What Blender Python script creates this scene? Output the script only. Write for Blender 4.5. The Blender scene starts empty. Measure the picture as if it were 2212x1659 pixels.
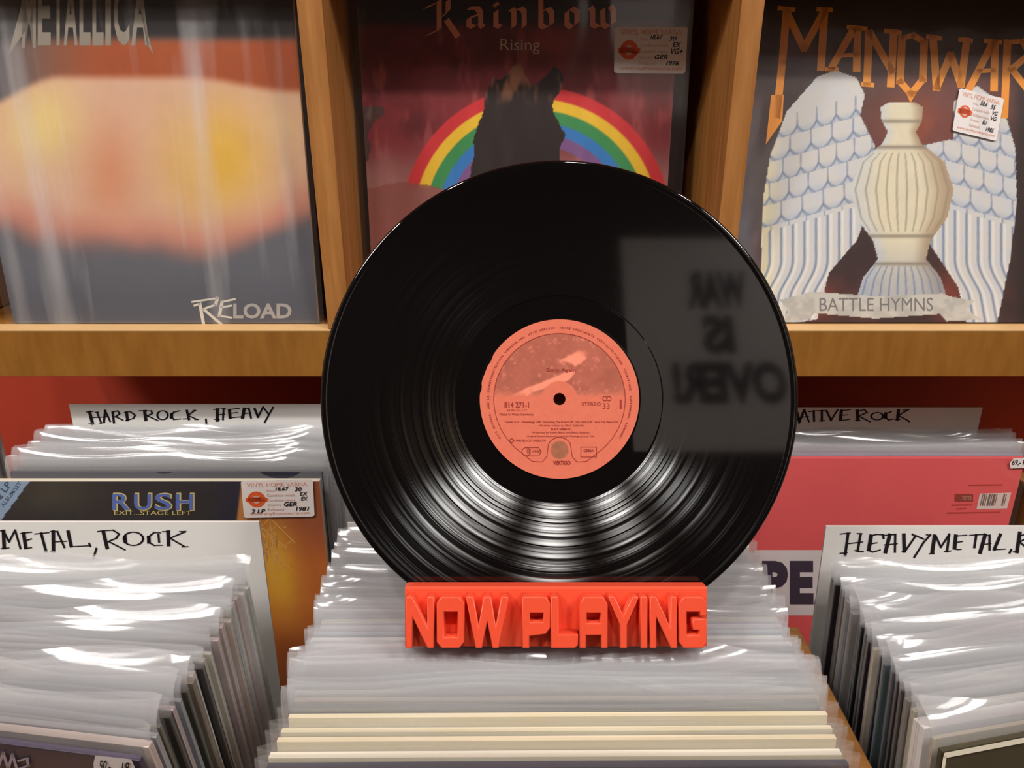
import bpy, bmesh, math, random
import numpy as np
from mathutils import Matrix, Vector, Euler

random.seed(7); np.random.seed(7)
SC = bpy.context.scene
COL = SC.collection
# ------------------------------------------------------------------ camera
F = 1600.0; CX, CY = 1106.0, 829.5
PITCH = math.radians(22.0)
CAMZ = 1.40
cp, sp = math.cos(PITCH), math.sin(PITCH)
CAM = Vector((0, 0, CAMZ)); FWD = Vector((0, cp, -sp)); UP = Vector((0, sp, cp)); RT = Vector((1, 0, 0))
cam = bpy.data.cameras.new('camera'); camo = bpy.data.objects.new('camera', cam); COL.objects.link(camo)
camo.location = CAM; camo.rotation_euler = (math.pi/2 - PITCH, 0, 0)
cam.sensor_width = 36; cam.lens = 36*F/2212; cam.clip_start = 0.01
SC.camera = camo
# ------------------------------------------------------------------ world + exposure
w = bpy.data.worlds.new('world'); SC.world = w; w.use_nodes = True
w.node_tree.nodes['Background'].inputs[0].default_value = (0.9, 0.92, 1, 1)
w.node_tree.nodes['Background'].inputs[1].default_value = 0.05
SC.view_settings.view_transform = 'Standard'; SC.view_settings.look = 'None'
SC.view_settings.gamma = 1; SC.view_settings.use_curve_mapping = False
SC.view_settings.exposure = 0.30
SC.cycles.use_light_tree = False
SC.cycles.transparent_max_bounces = 8
SC.cycles.max_bounces = 5; SC.cycles.caustics_reflective = False; SC.cycles.caustics_refractive = False
LAMP_L = 250.0                    # radiance of each ceiling spot
FILL_L = 24.0  # radiance of the two added fill panels
LAMP_Y, LAMP_Z = -0.20, CAMZ + 1.20
LAMPS_X = (-0.90, -0.41, 0.19, 0.80)

def ray(u, v): return FWD + RT*((u-CX)/F) + UP*(-(v-CY)/F)
def at_depth(u, v, z): return CAM + ray(u, v)*z
def project(p):
    d = p - CAM; z = d.dot(FWD)
    return CX + F*d.dot(RT)/z, CY - F*d.dot(UP)/z

def s2l(c):
    c = np.asarray(c, float)/255.0
    return np.where(c <= 0.04045, c/12.92, ((c+0.055)/1.055)**2.4)
def lin(r, g, b): return tuple(float(x) for x in s2l((r, g, b))) + (1.0,)

# ------------------------------------------------------------------ materials
def newmat(name):
    m = bpy.data.materials.new(name); m.use_nodes = True
    nt = m.node_tree
    return m, nt, nt.nodes['Principled BSDF'], nt.nodes['Material Output']
def mat(name, rgb, rough=0.6, spec=0.4, noise=0.0, scale=60, metal=0):
    m, nt, p, o = newmat(name)
    p.inputs['Roughness'].default_value = rough
    p.inputs['Specular IOR Level'].default_value = spec
    p.inputs['Metallic'].default_value = metal
    c = lin(*rgb)
    if noise:
        tc = nt.nodes.new('ShaderNodeTexCoord'); n = nt.nodes.new('ShaderNodeTexNoise')
        n.inputs['Scale'].default_value = scale; n.inputs['Detail'].default_value = 4
        r = nt.nodes.new('ShaderNodeMix'); r.data_type = 'RGBA'
        r.inputs[6].default_value = tuple(x*(1-noise) for x in c[:3])+(1,)
        r.inputs[7].default_value = tuple(min(1, x*(1+noise)) for x in c[:3])+(1,)
        nt.links.new(tc.outputs['Object'], n.inputs['Vector']); nt.links.new(n.outputs['Fac'], r.inputs[0])
        nt.links.new(r.outputs[2], p.inputs['Base Color'])
    else:
        p.inputs['Base Color'].default_value = c
    return m
def wood_mat(name, rgb, rgb2, axis='X', rough=0.45):
    m, nt, p, o = newmat(name)
    tc = nt.nodes.new('ShaderNodeTexCoord'); mp = nt.nodes.new('ShaderNodeMapping')
    mp.inputs['Scale'].default_value = {'X': (6, 60, 60), 'Z': (60, 60, 5), 'S': (45, 45, 9)}[axis]
    if axis == 'S': mp.inputs['Rotation'].default_value = (0, 0.35, 0)
    n = nt.nodes.new('ShaderNodeTexNoise'); n.inputs['Scale'].default_value = 1.6; n.inputs['Detail'].default_value = 6
    n.inputs['Roughness'].default_value = 0.6
    r = nt.nodes.new('ShaderNodeValToRGB')
    r.color_ramp.elements[0].position = 0.32; r.color_ramp.elements[0].color = lin(*rgb2)
    r.color_ramp.elements[1].position = 0.68; r.color_ramp.elements[1].color = lin(*rgb)
    b = nt.nodes.new('ShaderNodeBump'); b.inputs['Strength'].default_value = 0.06; b.inputs['Distance'].default_value = 0.002
    nt.links.new(tc.outputs['Object'], mp.inputs[0]); nt.links.new(mp.outputs[0], n.inputs['Vector'])
    nt.links.new(n.outputs['Fac'], r.inputs[0]); nt.links.new(r.outputs[0], p.inputs['Base Color'])
    nt.links.new(n.outputs['Fac'], b.inputs['Height']); nt.links.new(b.outputs[0], p.inputs['Normal'])
    p.inputs['Roughness'].default_value = rough
    return m
def vcol_mat(name, rough=0.4, spec=0.4):
    m, nt, p, o = newmat(name)
    a = nt.nodes.new('ShaderNodeAttribute'); a.attribute_name = 'print'
    nt.links.new(a.outputs['Color'], p.inputs['Base Color'])
    p.inputs['Roughness'].default_value = rough; p.inputs['Specular IOR Level'].default_value = spec
    return m
def objcol_mat(name):
    m, nt, p, o = newmat(name)
    a = nt.nodes.new('ShaderNodeObjectInfo'); tc = nt.nodes.new('ShaderNodeTexCoord')
    n = nt.nodes.new('ShaderNodeTexNoise'); n.noise_dimensions = '4D'; n.inputs['Scale'].default_value = 18; n.inputs['Detail'].default_value = 5
    mx = nt.nodes.new('ShaderNodeMix'); mx.data_type = 'RGBA'; mx.blend_type = 'OVERLAY'; mx.inputs[0].default_value = 0.28
    mul = nt.nodes.new('ShaderNodeMath'); mul.operation = 'MULTIPLY'; mul.inputs[1].default_value = 90
    nt.links.new(a.outputs['Random'], mul.inputs[0]); nt.links.new(mul.outputs[0], n.inputs['W'])
    nt.links.new(tc.outputs['Object'], n.inputs['Vector'])
    nt.links.new(a.outputs['Color'], mx.inputs[6]); nt.links.new(n.outputs['Fac'], mx.inputs[7])
    nt.links.new(mx.outputs[2], p.inputs['Base Color']); p.inputs['Roughness'].default_value = 0.45
    return m
def film_mat(name, body, gloss, rough, tint=(0.9, 0.9, 0.92), trans=0.5, crease_glare=0.0):
    """thin polythene film: see-through, milky body and a glossy skin"""
    m, nt, p, o = newmat(name); nt.nodes.remove(p)
    tr = nt.nodes.new('ShaderNodeBsdfTransparent')
    df = nt.nodes.new('ShaderNodeBsdfDiffuse'); df.inputs[0].default_value = tint + (1,)
    tl = nt.nodes.new('ShaderNodeBsdfTranslucent'); tl.inputs[0].default_value = tint + (1,)
    gl = nt.nodes.new('ShaderNodeBsdfGlossy'); gl.inputs['Roughness'].default_value = rough
    m1 = nt.nodes.new('ShaderNodeMixShader'); m1.inputs[0].default_value = trans
    m2 = nt.nodes.new('ShaderNodeMixShader'); m2.inputs[0].default_value = body
    m3 = nt.nodes.new('ShaderNodeMixShader')
    lw = nt.nodes.new('ShaderNodeLayerWeight'); lw.inputs[0].default_value = 0.5   # Schlick, same from both sides
    pw = nt.nodes.new('ShaderNodeMath'); pw.operation = 'POWER'; pw.inputs[1].default_value = 5
    fa = nt.nodes.new('ShaderNodeMath'); fa.operation = 'MULTIPLY_ADD'; fa.inputs[1].default_value = 0.94; fa.inputs[2].default_value = 0.055
    nt.links.new(lw.outputs['Facing'], pw.inputs[0]); nt.links.new(pw.outputs[0], fa.inputs[0])
    ml = nt.nodes.new('ShaderNodeMath'); ml.operation = 'MULTIPLY'; ml.inputs[1].default_value = gloss; ml.use_clamp = True
    nt.links.new(df.outputs[0], m1.inputs[1]); nt.links.new(tl.outputs[0], m1.inputs[2])
    nt.links.new(tr.outputs[0], m2.inputs[1]); nt.links.new(m1.outputs[0], m2.inputs[2])
    nt.links.new(fa.outputs[0], ml.inputs[0]); nt.links.new(ml.outputs[0], m3.inputs[0])
    nt.links.new(m2.outputs[0], m3.inputs[1]); nt.links.new(gl.outputs[0], m3.inputs[2])
    nt.links.new(m3.outputs[0], o.inputs['Surface'])
    if crease_glare:  # milky crease streaks, with the wrinkle glare put into the film body
        tc = nt.nodes.new('ShaderNodeTexCoord'); mp = nt.nodes.new('ShaderNodeMapping')
        mp.inputs['Scale'].default_value = (26, 1, 2.2); mp.inputs['Rotation'].default_value = (0, 0.12, 0)
        n = nt.nodes.new('ShaderNodeTexNoise'); n.inputs['Scale'].default_value = 1.0; n.inputs['Detail'].default_value = 3
        r = nt.nodes.new('ShaderNodeMapRange'); r.inputs[1].default_value = .52; r.inputs[2].default_value = .78
        r.inputs[3].default_value = body; r.inputs[4].default_value = body+crease_glare
        nt.links.new(tc.outputs['Object'], mp.inputs[0]); nt.links.new(mp.outputs[0], n.inputs['Vector'])
        nt.links.new(n.outputs['Fac'], r.inputs[0]); nt.links.new(r.outputs[0], m2.inputs[0])
    return m

M = {}
M['wood'] = wood_mat('laminate_wood', (156, 106, 42), (138, 90, 30), 'S')
M['wood_v'] = wood_mat('laminate_wood_upright', (180, 124, 66), (152, 98, 46), 'Z')
M['wood_edge'] = mat('pale_wood_edge', (226, 184, 128), 0.5, noise=0.08)
M['wood_bin'] = wood_mat('bin_wood', (178, 126, 66), (150, 100, 48), 'Z')
M['red_wall'] = mat('red_wall_paint', (194, 74, 52), 0.65, noise=0.1, scale=25)
M['dark_wall'] = mat('dark_brown_wall', (46, 34, 28), 0.8, noise=0.2, scale=6)
M['plain_wall'] = mat('warm_plaster', (190, 170, 145), 0.8, noise=0.05, scale=8)
M['ceiling'] = mat('ceiling_paint', (215, 210, 200), 0.85, noise=0.03, scale=10)
M['floor'] = wood_mat('floor_boards', (120, 84, 52), (84, 56, 34), 'X', 0.5)
M['card'] = mat('white_card', (226, 224, 220), 0.55, noise=0.02, scale=20)
M['ink'] = mat('black_marker_ink', (22, 17, 24), 0.5, 0.3)
M['card_edge'] = mat('paper_cut_edge', (226, 220, 200), 0.7)
M['jacket'] = objcol_mat('printed_card_jacket')
M['poly'] = film_mat('milky_polythene', 0.27, 0.8, 0.11, (0.80, 0.815, 0.84), 0.45)
M['poly_clear'] = film_mat('clear_polythene', 0.022, 0.9, 0.10, (0.9, 0.9, 0.95), 0.2)
M['poly_semi'] = film_mat('half_clear_polythene', 0.13, 0.9, 0.11, (0.82, 0.83, 0.84), 0.4)
M['poly_crease_glare'] = film_mat('creased_glare_polythene', 0.03, 1.2, 0.12, (0.92, 0.9, 0.9), 0.2, 0.40)  # crease haze doubles as painted glare streaks
M['print'] = vcol_mat('cover_print', 0.38, 0.4)
M['label_print'] = vcol_mat('label_paper', 0.75, 0.2)
M['orange_plastic'] = mat('orange_red_plastic', (234, 82, 54), 0.32, 0.5, noise=0.05, scale=200)
M['black_metal'] = mat('black_metal', (20, 20, 20), 0.5)
M['sticker'] = mat('sticker_paper', (232, 226, 224), 0.5)
M['st_orange'] = mat('sticker_orange', (226, 96, 50), 0.5)
M['st_faint'] = mat('sticker_faint_print', (214, 176, 160), 0.5)
M['label_ink'] = mat('label_ink', (150, 48, 36), 0.7)
M['label_dark'] = mat('label_dark_print', (120, 74, 54), 0.7)

# ------------------------------------------------------------------ object helpers
def link_mesh(name, me, m, parent=None, smooth=False):
    o = bpy.data.objects.new(name, me); COL.objects.link(o)
    if m is not None and len(me.materials) == 0: me.materials.append(m)
    if parent is not None: o.parent = parent
    if smooth:
        for p in me.polygons: p.use_smooth = True
    return o
def mesh(name, verts, faces, m, parent=None, smooth=False):
    me = bpy.data.meshes.new(name); me.from_pydata([tuple(v) for v in verts], [], [tuple(f) for f in faces]); me.update()
    return link_mesh(name, me, m, parent, smooth)
def box_data(x0, x1, y0, y1, z0, z1, bev=0.0):
    bm = bmesh.new(); bmesh.ops.create_cube(bm, size=1)
    for v in bm.verts:
        v.co = Vector((x0+(v.co.x+.5)*(x1-x0), y0+(v.co.y+.5)*(y1-y0), z0+(v.co.z+.5)*(z1-z0)))
    if bev: bmesh.ops.bevel(bm, geom=bm.edges[:], offset=bev, segments=2, affect='EDGES', profile=0.6)
    return bm
def box(name, x0, x1, y0, y1, z0, z1, m, parent=None, bev=0.0):
    bm = box_data(x0, x1, y0, y1, z0, z1, bev); me = bpy.data.meshes.new(name); bm.to_mesh(me); bm.free()
    return link_mesh(name, me, m, parent)
def thing(name, label, cat, loc=(0, 0, 0), rot=(0, 0, 0), group=None):
    o = bpy.data.objects.new(name, None); o.empty_display_size = 0.02; COL.objects.link(o)
    o.location = loc; o.rotation_euler = rot
    tag(o, label, cat, group); return o
def tag(o, label=None, cat=None, group=None, kind=None):
    if label: o['label'] = label
    if cat: o['category'] = cat
    if group: o['group'] = group
    if kind: o['kind'] = kind
    return o
def structure(o): o['kind'] = 'structure'; return o

class Frame:
    """a flat face in the room: local x right, z up, y into the thing"""
    def __init__(s, loc, lean=0.0, yaw=0.0):
        s.loc = Vector(loc); s.rot = Euler((-lean, 0, yaw), 'XYZ')
        s.m = Matrix.Translation(s.loc) @ s.rot.to_matrix().to_4x4(); s.inv = s.m.inverted()
    def px(s, u, v, y=0.0):
        a = s.inv @ CAM; d = s.inv.to_3x3() @ ray(u, v); t = (y - a.y)/d.y
        p = a + d*t; return p.x, p.z
    def grid_px(s, X, Z):
        R = np.array(s.m.to_3x3()); T = np.array(s.m.translation) - np.array(CAM)
        P = X[..., None]*R[:, 0] + Z[..., None]*R[:, 2] + T
        z = P@np.array(FWD)
        return CX + F*(P@np.array(RT))/z, CY - F*(P@np.array(UP))/z

# ------------------------------------------------------------------ lettering
_tmp = bpy.data.collections.new('tmp'); COL.children.link(_tmp)
_cache = {}
def text_raw(s, bold=0.0):
    k = (s, bold)
    if k in _cache: return _cache[k]
    cu = bpy.data.curves.new('t', 'FONT'); cu.body = s; cu.size = 1; cu.offset = bold; cu.resolution_u = 3
    o = bpy.data.objects.new('t', cu); _tmp.objects.link(o)
    dg = bpy.context.evaluated_depsgraph_get(); dg.update()
    me = bpy.data.meshes.new_from_object(o.evaluated_get(dg))
    V = np.array([(v.co.x, v.co.y) for v in me.vertices]) if len(me.vertices) else np.zeros((0, 2))
    Fc = [tuple(p.vertices) for p in me.polygons]
    bpy.data.objects.remove(o); bpy.data.curves.remove(cu); bpy.data.meshes.remove(me)
    _cache[k] = (V, Fc); return V, Fc
def fit_text(s, x0, z0, x1, z1, bold=0.0, shear=0.0):
    V, Fc = text_raw(s, bold); V = V.copy()
    V[:, 0] += shear*V[:, 1]
    lo, hi = V.min(0), V.max(0)
    V = (V-lo)/(hi-lo)*np.array([x1-x0, z1-z0]) + np.array([x0, z0])
    return V, Fc
def ell(cx, cy, rx, ry, n=20, a0=0, a1=360):
    return [(cx+rx*math.cos(math.radians(a0+(a1-a0)*i/n)), cy+ry*math.sin(math.radians(a0+(a1-a0)*i/n))) for i in range(n+1)]
def strokes(polys, w, thin=0.45, nib=None):
    """ink strokes -> quads. thick down-strokes, thin side-strokes; or a broad nib vector"""
    V, Fc = [], []
    for it in polys:
        k = 1.0; pl = it
        if isinstance(it, tuple) and not isinstance(it[0], tuple): pl, k = it
        for (a, b) in zip(pl[:-1], pl[1:]):
            ax, ay = a; bx, by = b; L = math.hypot(bx-ax, by-ay)
            if L < 1e-9: continue
            dx, dy = (bx-ax)/L, (by-ay)/L
            if nib:
                nx, ny = nib; e = 0
            else:
                ww = 0.5*w*k*(thin+(1-thin)*abs(dy)); nx, ny = -dy*ww, dx*ww; e = ww*0.7
            i = len(V)
            V += [(ax-dx*e-nx, ay-dy*e-ny), (bx+dx*e-nx, by+dy*e-ny), (bx+dx*e+nx, by+dy*e+ny), (ax-dx*e+nx, ay-dy*e+ny)]
            Fc.append((i, i+1, i+2, i+3))
            if nib:
                pass
    return np.array(V), Fc
def merge(parts):
    V, Fc = [], []
    for v, f in parts:
        n = len(V); V += [tuple(p) for p in v]; Fc += [tuple(i+n for i in q) for q in f]
    return V, Fc
def ccw(V, Fc):
    out = []
    for q in Fc:
        a = 0
        for i in range(len(q)):
            x0, y0 = V[q[i]]; x1, y1 = V[q[(i+1) % len(q)]]; a += x0*y1-x1*y0
        out.append(q if a > 0 else q[::-1])
    return out
def print_on(name, parts, m, parent, y=-0.0003):
    V, Fc = merge(parts); Fc = ccw(V, Fc)
    return mesh(name, [(a, y, b) for a, b in V], Fc, m, parent)
def px_map(fr, part, sx=1.0, ox=0.0, sy=None, oy=0.0, y=0.0):
    V, Fc = part; sy = sy or sx
    return [fr.px(a/sx+ox, b/sy+oy, y) for a, b in V], Fc
def rrect(x0, z0, x1, z1, r, n=5):
    pts = []
    for (cx, cz, a) in ((x1-r, z1-r, 0), (x0+r, z1-r, 90), (x0+r, z0+r, 180), (x1-r, z0+r, 270)):
        for i in range(n+1):
            t = math.radians(a+90*i/n); pts.append((cx+r*math.cos(t), cz+r*math.sin(t)))
    return pts, [tuple(range(len(pts)))]

# ------------------------------------------------------------------ printed artwork on a grid of vertex colours
def in_poly(U, V, poly):
    r = np.zeros(U.shape, bool); n = len(poly)
    for i in range(n):
        x0, y0 = poly[i]; x1, y1 = poly[(i+1) % n]
        if y0 == y1: continue
        c = ((y0 > V) != (y1 > V)) & (U < (x1-x0)*(V-y0)/(y1-y0)+x0); r ^= c
    return r
_rng = np.random.RandomState(3)
def vnoise(U, V, s, seed=0):
    rs = np.random.RandomState(seed); T = rs.rand(64, 64)
    x, y = U/s, V/s; xi, yi = np.floor(x).astype(int), np.floor(y).astype(int); fx, fy = x-xi, y-yi
    fx, fy = fx*fx*(3-2*fx), fy*fy*(3-2*fy)
    g = lambda a, b: T[a % 64, b % 64]
    return (g(xi, yi)*(1-fx)+g(xi+1, yi)*fx)*(1-fy)+(g(xi, yi+1)*(1-fx)+g(xi+1, yi+1)*fx)*fy
def fbm(U, V, s, seed=0): return 0.5*vnoise(U, V, s, seed)+0.3*vnoise(U, V, s/2, seed+1)+0.2*vnoise(U, V, s/4, seed+2)
def sm(a, b, x):
    t = np.clip((x-a)/(b-a), 0, 1); return t*t*(3-2*t)
def lay(C, c, k):
    k = np.clip(k, 0, 1)[..., None]; return C*(1-k)+np.asarray(c, float)*k
def set_print(me, rgb):
    a = me.color_attributes.new('print', 'FLOAT_COLOR', 'POINT')
    L = s2l(np.clip(rgb, 0, 255)).reshape(-1, 3)
    a.data.foreach_set('color', np.hstack([L, np.ones((len(L), 1))]).ravel().astype(np.float32))
def art_sheet(name, w, h, n, fr, func, parent, z0=0.0, y=-0.0002, bend=0.0):
    xs = np.linspace(-w/2, w/2, n); zs = np.linspace(z0, z0+h, n)
    X, Z = np.meshgrid(xs, zs); U, V = fr.grid_px(X, Z)
    rgb = func(U, V)
    verts = np.stack([X, np.full_like(X, y), Z], -1).reshape(-1, 3)
    idx = np.arange(n*n).reshape(n, n)
    faces = np.stack([idx[:-1, :-1], idx[:-1, 1:], idx[1:, 1:], idx[1:, :-1]], -1).reshape(-1, 4)
    me = bpy.data.meshes.new(name); me.from_pydata(verts.tolist(), [], faces.tolist()); me.update()
    set_print(me, rgb)
    return link_mesh(name, me, M['print'], parent)

# ================================================================== ROOM
Zc = CAMZ
YB, YR, XL, XR, ZT = 0.93, -1.10, -2.1, 2.1, CAMZ+1.55
def room_box(name, *a): return structure(box(name, *a))
room_box('floor', XL-.1, XR+.1, YR-.1, YB+.1, -0.1, 0.0, M['floor'])
room_box('ceiling', XL-.1, XR+.1, YR-.1, YB+.1, ZT, ZT+.1, M['ceiling'])
room_box('wall_back', XL-.1, XR+.1, YB, YB+.1, 0, ZT, M['red_wall'])
room_box('wall_front', XL-.1, XR+.1, YR-.1, YR, 0, ZT, M['dark_wall'])
room_box('wall_left', XL-.1, XL, YR, YB, 0, ZT, M['plain_wall'])
room_box('wall_right', XR, XR+.1, YR, YB, 0, ZT, M['plain_wall'])

# ceiling spots (each lamp lights the room by its own lens)
me_em, nt, p, o = newmat('lamp_lens')
p.inputs['Base Color'].default_value = (1, 1, 1, 1)
M['lens'] = me_em
def lathe(prof, n=48, cap=False):
    V, Fc = [], []
    for r, z in prof:
        for i in range(n):
            t = 2*math.pi*i/n; V.append((r*math.cos(t), r*math.sin(t), z))
    for k in range(len(prof)-1):
        for i in range(n):
            j = (i+1) % n; Fc.append((k*n+i, k*n+j, (k+1)*n+j, (k+1)*n+i))
    return V, Fc
names = ['leftmost', 'second from left', 'third from left', 'rightmost']
for i, x in enumerate(LAMPS_X):
    t = thing('ceiling_spotlight', 'black ceiling spotlight above the bins, %s of the four' % names[i], 'spotlight', (x, LAMP_Y, LAMP_Z), (0, 0, 0), 'ceiling spotlights')
    V, Fc = lathe([(0.052, 0.0), (0.052, 0.10), (0.03, 0.125), (0.012, 0.13)])
    mesh('lamp_head', V, Fc, M['black_metal'], t, True)
    V, Fc = lathe([(0.046, 0.012), (0.0005, 0.012)])
    mesh('lens', V, [f[::-1] for f in Fc], M['lens'], t)
    la = bpy.data.lights.new('spot_glow', 'AREA'); la.shape = 'DISK'; la.size = .092; la.color = (1.0, 0.955, 0.905); la.energy = LAMP_L*math.pi*math.pi*.046**2
    lo = bpy.data.objects.new('spot_glow', la); COL.objects.link(lo); lo.parent = t; lo.location = (0, 0, .010)
    V, Fc = lathe([(0.008, 0.12), (0.008, ZT-0.035-LAMP_Z)], 12)
    mesh('stem', V, Fc, M['black_metal'], t)
pm, nt, p, o = newmat('fill_diffuser')
p.inputs['Base Color'].default_value = (.9, .9, .88, 1)
for i, x in enumerate((-1.45, 1.45)):  # unseen panels, added on the ceiling as soft fill light
    t = thing('fill_panel', 'added square white fill light panel at the %s of the room' % ('left', 'right')[i], 'fill light', (x, -0.60, ZT-.03), (0, 0, 0), 'added fill light panels')
    box('fill_frame', -.32, .32, -.32, .32, .012, .029, M['ceiling'], t, .002)
    box('diffuser', -.30, .30, -.30, .30, 0, .0115, pm, t, .001)
    la = bpy.data.lights.new('fill_glow', 'AREA'); la.shape = 'SQUARE'; la.size = .60; la.color = (1.0, 0.97, 0.935); la.energy = FILL_L*math.pi*.36
    lo = bpy.data.objects.new('fill_glow', la); COL.objects.link(lo); lo.parent = t; lo.location = (0, 0, -.002)
tr = box('lamp_track', -1.4, 1.4, LAMP_Y-.02, LAMP_Y+.02, ZT-.035, ZT, M['black_metal'], None, 0.003)
tag(tr, 'long black lamp track on the ceiling', 'lamp track')

# poster on the wall behind the viewer (seen mirrored in the record)
ZR = 0.465
def mirror_px(u, v, yw):
    a, b = (u-CX)/F, -(v-CY)/F
    # zd = 2*ZR - t ; world Y = zd*cp + b*t*sp
    t = (2*ZR*cp - yw)/(cp - b*sp)
    zd = 2*ZR - t
    return a*t, CAMZ - zd*sp + b*t*cp
py_ = YR + 0.004
pa = mirror_px(1340, 515, py_); pb = mirror_px(1815, 975, py_)
post = thing('wall_poster', 'white poster with big black WAR IS OVER! lettering on the dark wall', 'poster', ((pa[0]+pb[0])/2, py_, pb[1]), (0, 0, math.pi))
pw, ph = abs(pb[0]-pa[0]), pa[1]-pb[1]
box('poster_sheet', -pw/2, pw/2, -0.0005, 0.002, 0, ph, mat('poster_paper', (240, 240, 236), 0.6), post)
prt = []
for s, (u0, v0, u1, v1) in (('WAR', (1478, 585, 1618, 668)), ('IS', (1512, 680, 1592, 765)), ('OVER!', (1448, 780, 1708, 874))):
    a = mirror_px(u0, v0, py_); b = mirror_px(u1, v1, py_)
    xc = (pa[0]+pb[0])/2
    prt.append(fit_text(s, -(b[0]-xc), b[1]-pb[1], -(a[0]-xc), a[1]-pb[1], 0.055))
print_on('poster_lettering', prt, M['ink'], post, -0.001)

# ================================================================== DISPLAY SHELF
sh = thing('display_shelf', 'wooden wall shelf with upright dividers displaying album covers', 'shelf', (0, 0.711, 0))
SY = 0.711; SZ = Zc-0.229; TH = 0.05
def shb(name, x0, x1, y0, y1, z0, z1, m, bev=0.001): return box(name, x0, x1, y0-SY, y1-SY, z0, z1, m, sh, bev)
SX0, SX1 = -0.585, 1.05
shb('shelf_board', SX0, SX1, SY+0.0185, YB-.012, SZ-0.022, SZ-.0005, M['wood'])
lp = shb('front_board', SX0, SX1, SY, SY+0.018, SZ-TH, SZ-0.001, M['wood'])
shb('edge_strip', SX0, SX1, SY-.0002, SY+0.0195, SZ-.001, SZ+0.0006, M['wood_edge'], 0.0002)
UZ = Zc+0.105
shb('upper_shelf_board', SX0, SX1, SY, YB-.012, UZ, UZ+0.022, M['wood'])
shb('back_panel', SX0, SX1, YB-.012, YB-.001, SZ-TH, UZ+0.02, M['wood_bin'])
for x0, x1 in ((-0.585, -0.565), (-0.185, -0.163), (0.197, 0.217), (0.612, 0.632), (1.028, 1.05)):
    shb('divider', x0, x1, SY+.0005, YB-.013, SZ+.001, UZ-.0005, M['wood_v'])

# ------------------------------------------------------------------ displayed albums
def cover_box(parent, w, h, t, m=None, name='cover_board'):
    return box(name, -w/2, w/2, 0, t, 0, h, m or M['card_edge'], parent, 0.0005)
def film_sheet(name, w, h, parent, y, wr, seed, n=70, z0=-0.001, m='poly_clear', close=0.0):
    rs = np.random.RandomState(seed)
    xs = np.linspace(-w/2, w/2, n); zs = np.linspace(z0, h, n); X, Z = np.meshgrid(xs, zs)
    D = np.zeros_like(X)
    for k in range(7):
        a = rs.uniform(-0.35, 0.35); f = rs.uniform(60, 220); ph = rs.uniform(0, 6.3)
        cx_, cw = rs.uniform(-w/2, w/2), rs.uniform(.03, .10)
        D += np.sin((X+a*Z)*f+ph)*np.exp(-((X+a*Z-cx_)/cw)**2)/f*60
    D *= wr*np.minimum(1, np.minimum((X+w/2), (w/2-X))/0.02)*np.minimum(1, (Z-z0)/0.05)
    V = np.stack([X, y - np.abs(wr)*1.5 + D, Z], -1).reshape(-1, 3); idx = np.arange(n*n).reshape(n, n)
    Fc = np.stack([idx[:-1, :-1], idx[:-1, 1:], idx[1:, 1:], idx[1:, :-1]], -1).reshape(-1, 4)
    return mesh(name, V.tolist(), Fc.tolist(), M[m], parent, True)

def sticker(parent, fr, tl, trr, bl, hand, y=-0.0022):
    """price sticker; corners given on the cover face"""
    a = np.array(fr.px(*tl, y)); b = np.array(fr.px(*trr, y)); c = np.array(fr.px(*bl, y))
    ex, ez = b-a, a-c; o = c
    mp = lambda part: ([tuple(o+ex*p[0]+ez*p[1]) for p in part[0]], part[1])
    r = rrect(0, 0, 1, 1, 0.05)
    st = print_on('price_sticker', [mp(r)], M['sticker'], parent, y)
    st['label'] = 'white shop price sticker with orange print and handwriting'
    asp = np.hypot(*ex)/np.hypot(*ez)
    pr = [fit_text('VINYL HOME VARNA', .08, .83, .92, .94), fit_text('www.vinylhomevarna.com', .09, .05, .94, .15)]
    sm_ = mat('sticker_text', (222, 150, 122), 0.5)
    print_on('shop_name', [mp(pr[0])], sm_, st, y-.0002); print_on('web_address', [mp(pr[1])], sm_, st, y-.0002)
    disc = [(.2+.125*math.cos(t), .5+.125*asp*math.sin(t)) for t in np.linspace(0, 2*math.pi, 32, endpoint=False)]
    band = rrect(.045, .43, .355, .55, .03)
    lg = print_on('sticker_logo', [mp((disc, [tuple(range(32))])), mp(band)], M['st_orange'], st, y-.0002)
    h1 = [(.2+.045*math.cos(t), .56+.045*math.sin(t)) for t in np.linspace(0, math.pi, 12)]
    h2 = [(.2+.045*math.cos(t), .44-.05*math.sin(t)) for t in np.linspace(0, math.pi, 12)]
    fa = [fit_text('Price', .35, .70, .46, .76), fit_text('Condition media', .35, .57, .74, .64), fit_text('Condition sleeve', .35, .44, .74, .51),
          fit_text('Country', .35, .30, .54, .38), fit_text('Released', .35, .19, .57, .26)]
    print_on('sticker_faint_text', [mp(q) for q in fa]+[mp((h1, [tuple(range(12))])), mp((h2, [tuple(range(12))]))], M['st_faint'], st, y-.0004)
    hw = [fit_text(s, x0, z0, x1, z1, 0.015, 0.25) for s, x0, z0, x1, z1 in hand]
    for q in hw: print_on('handwriting', [mp(q)], M['ink'], st, y-.0005)
    return st

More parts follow.
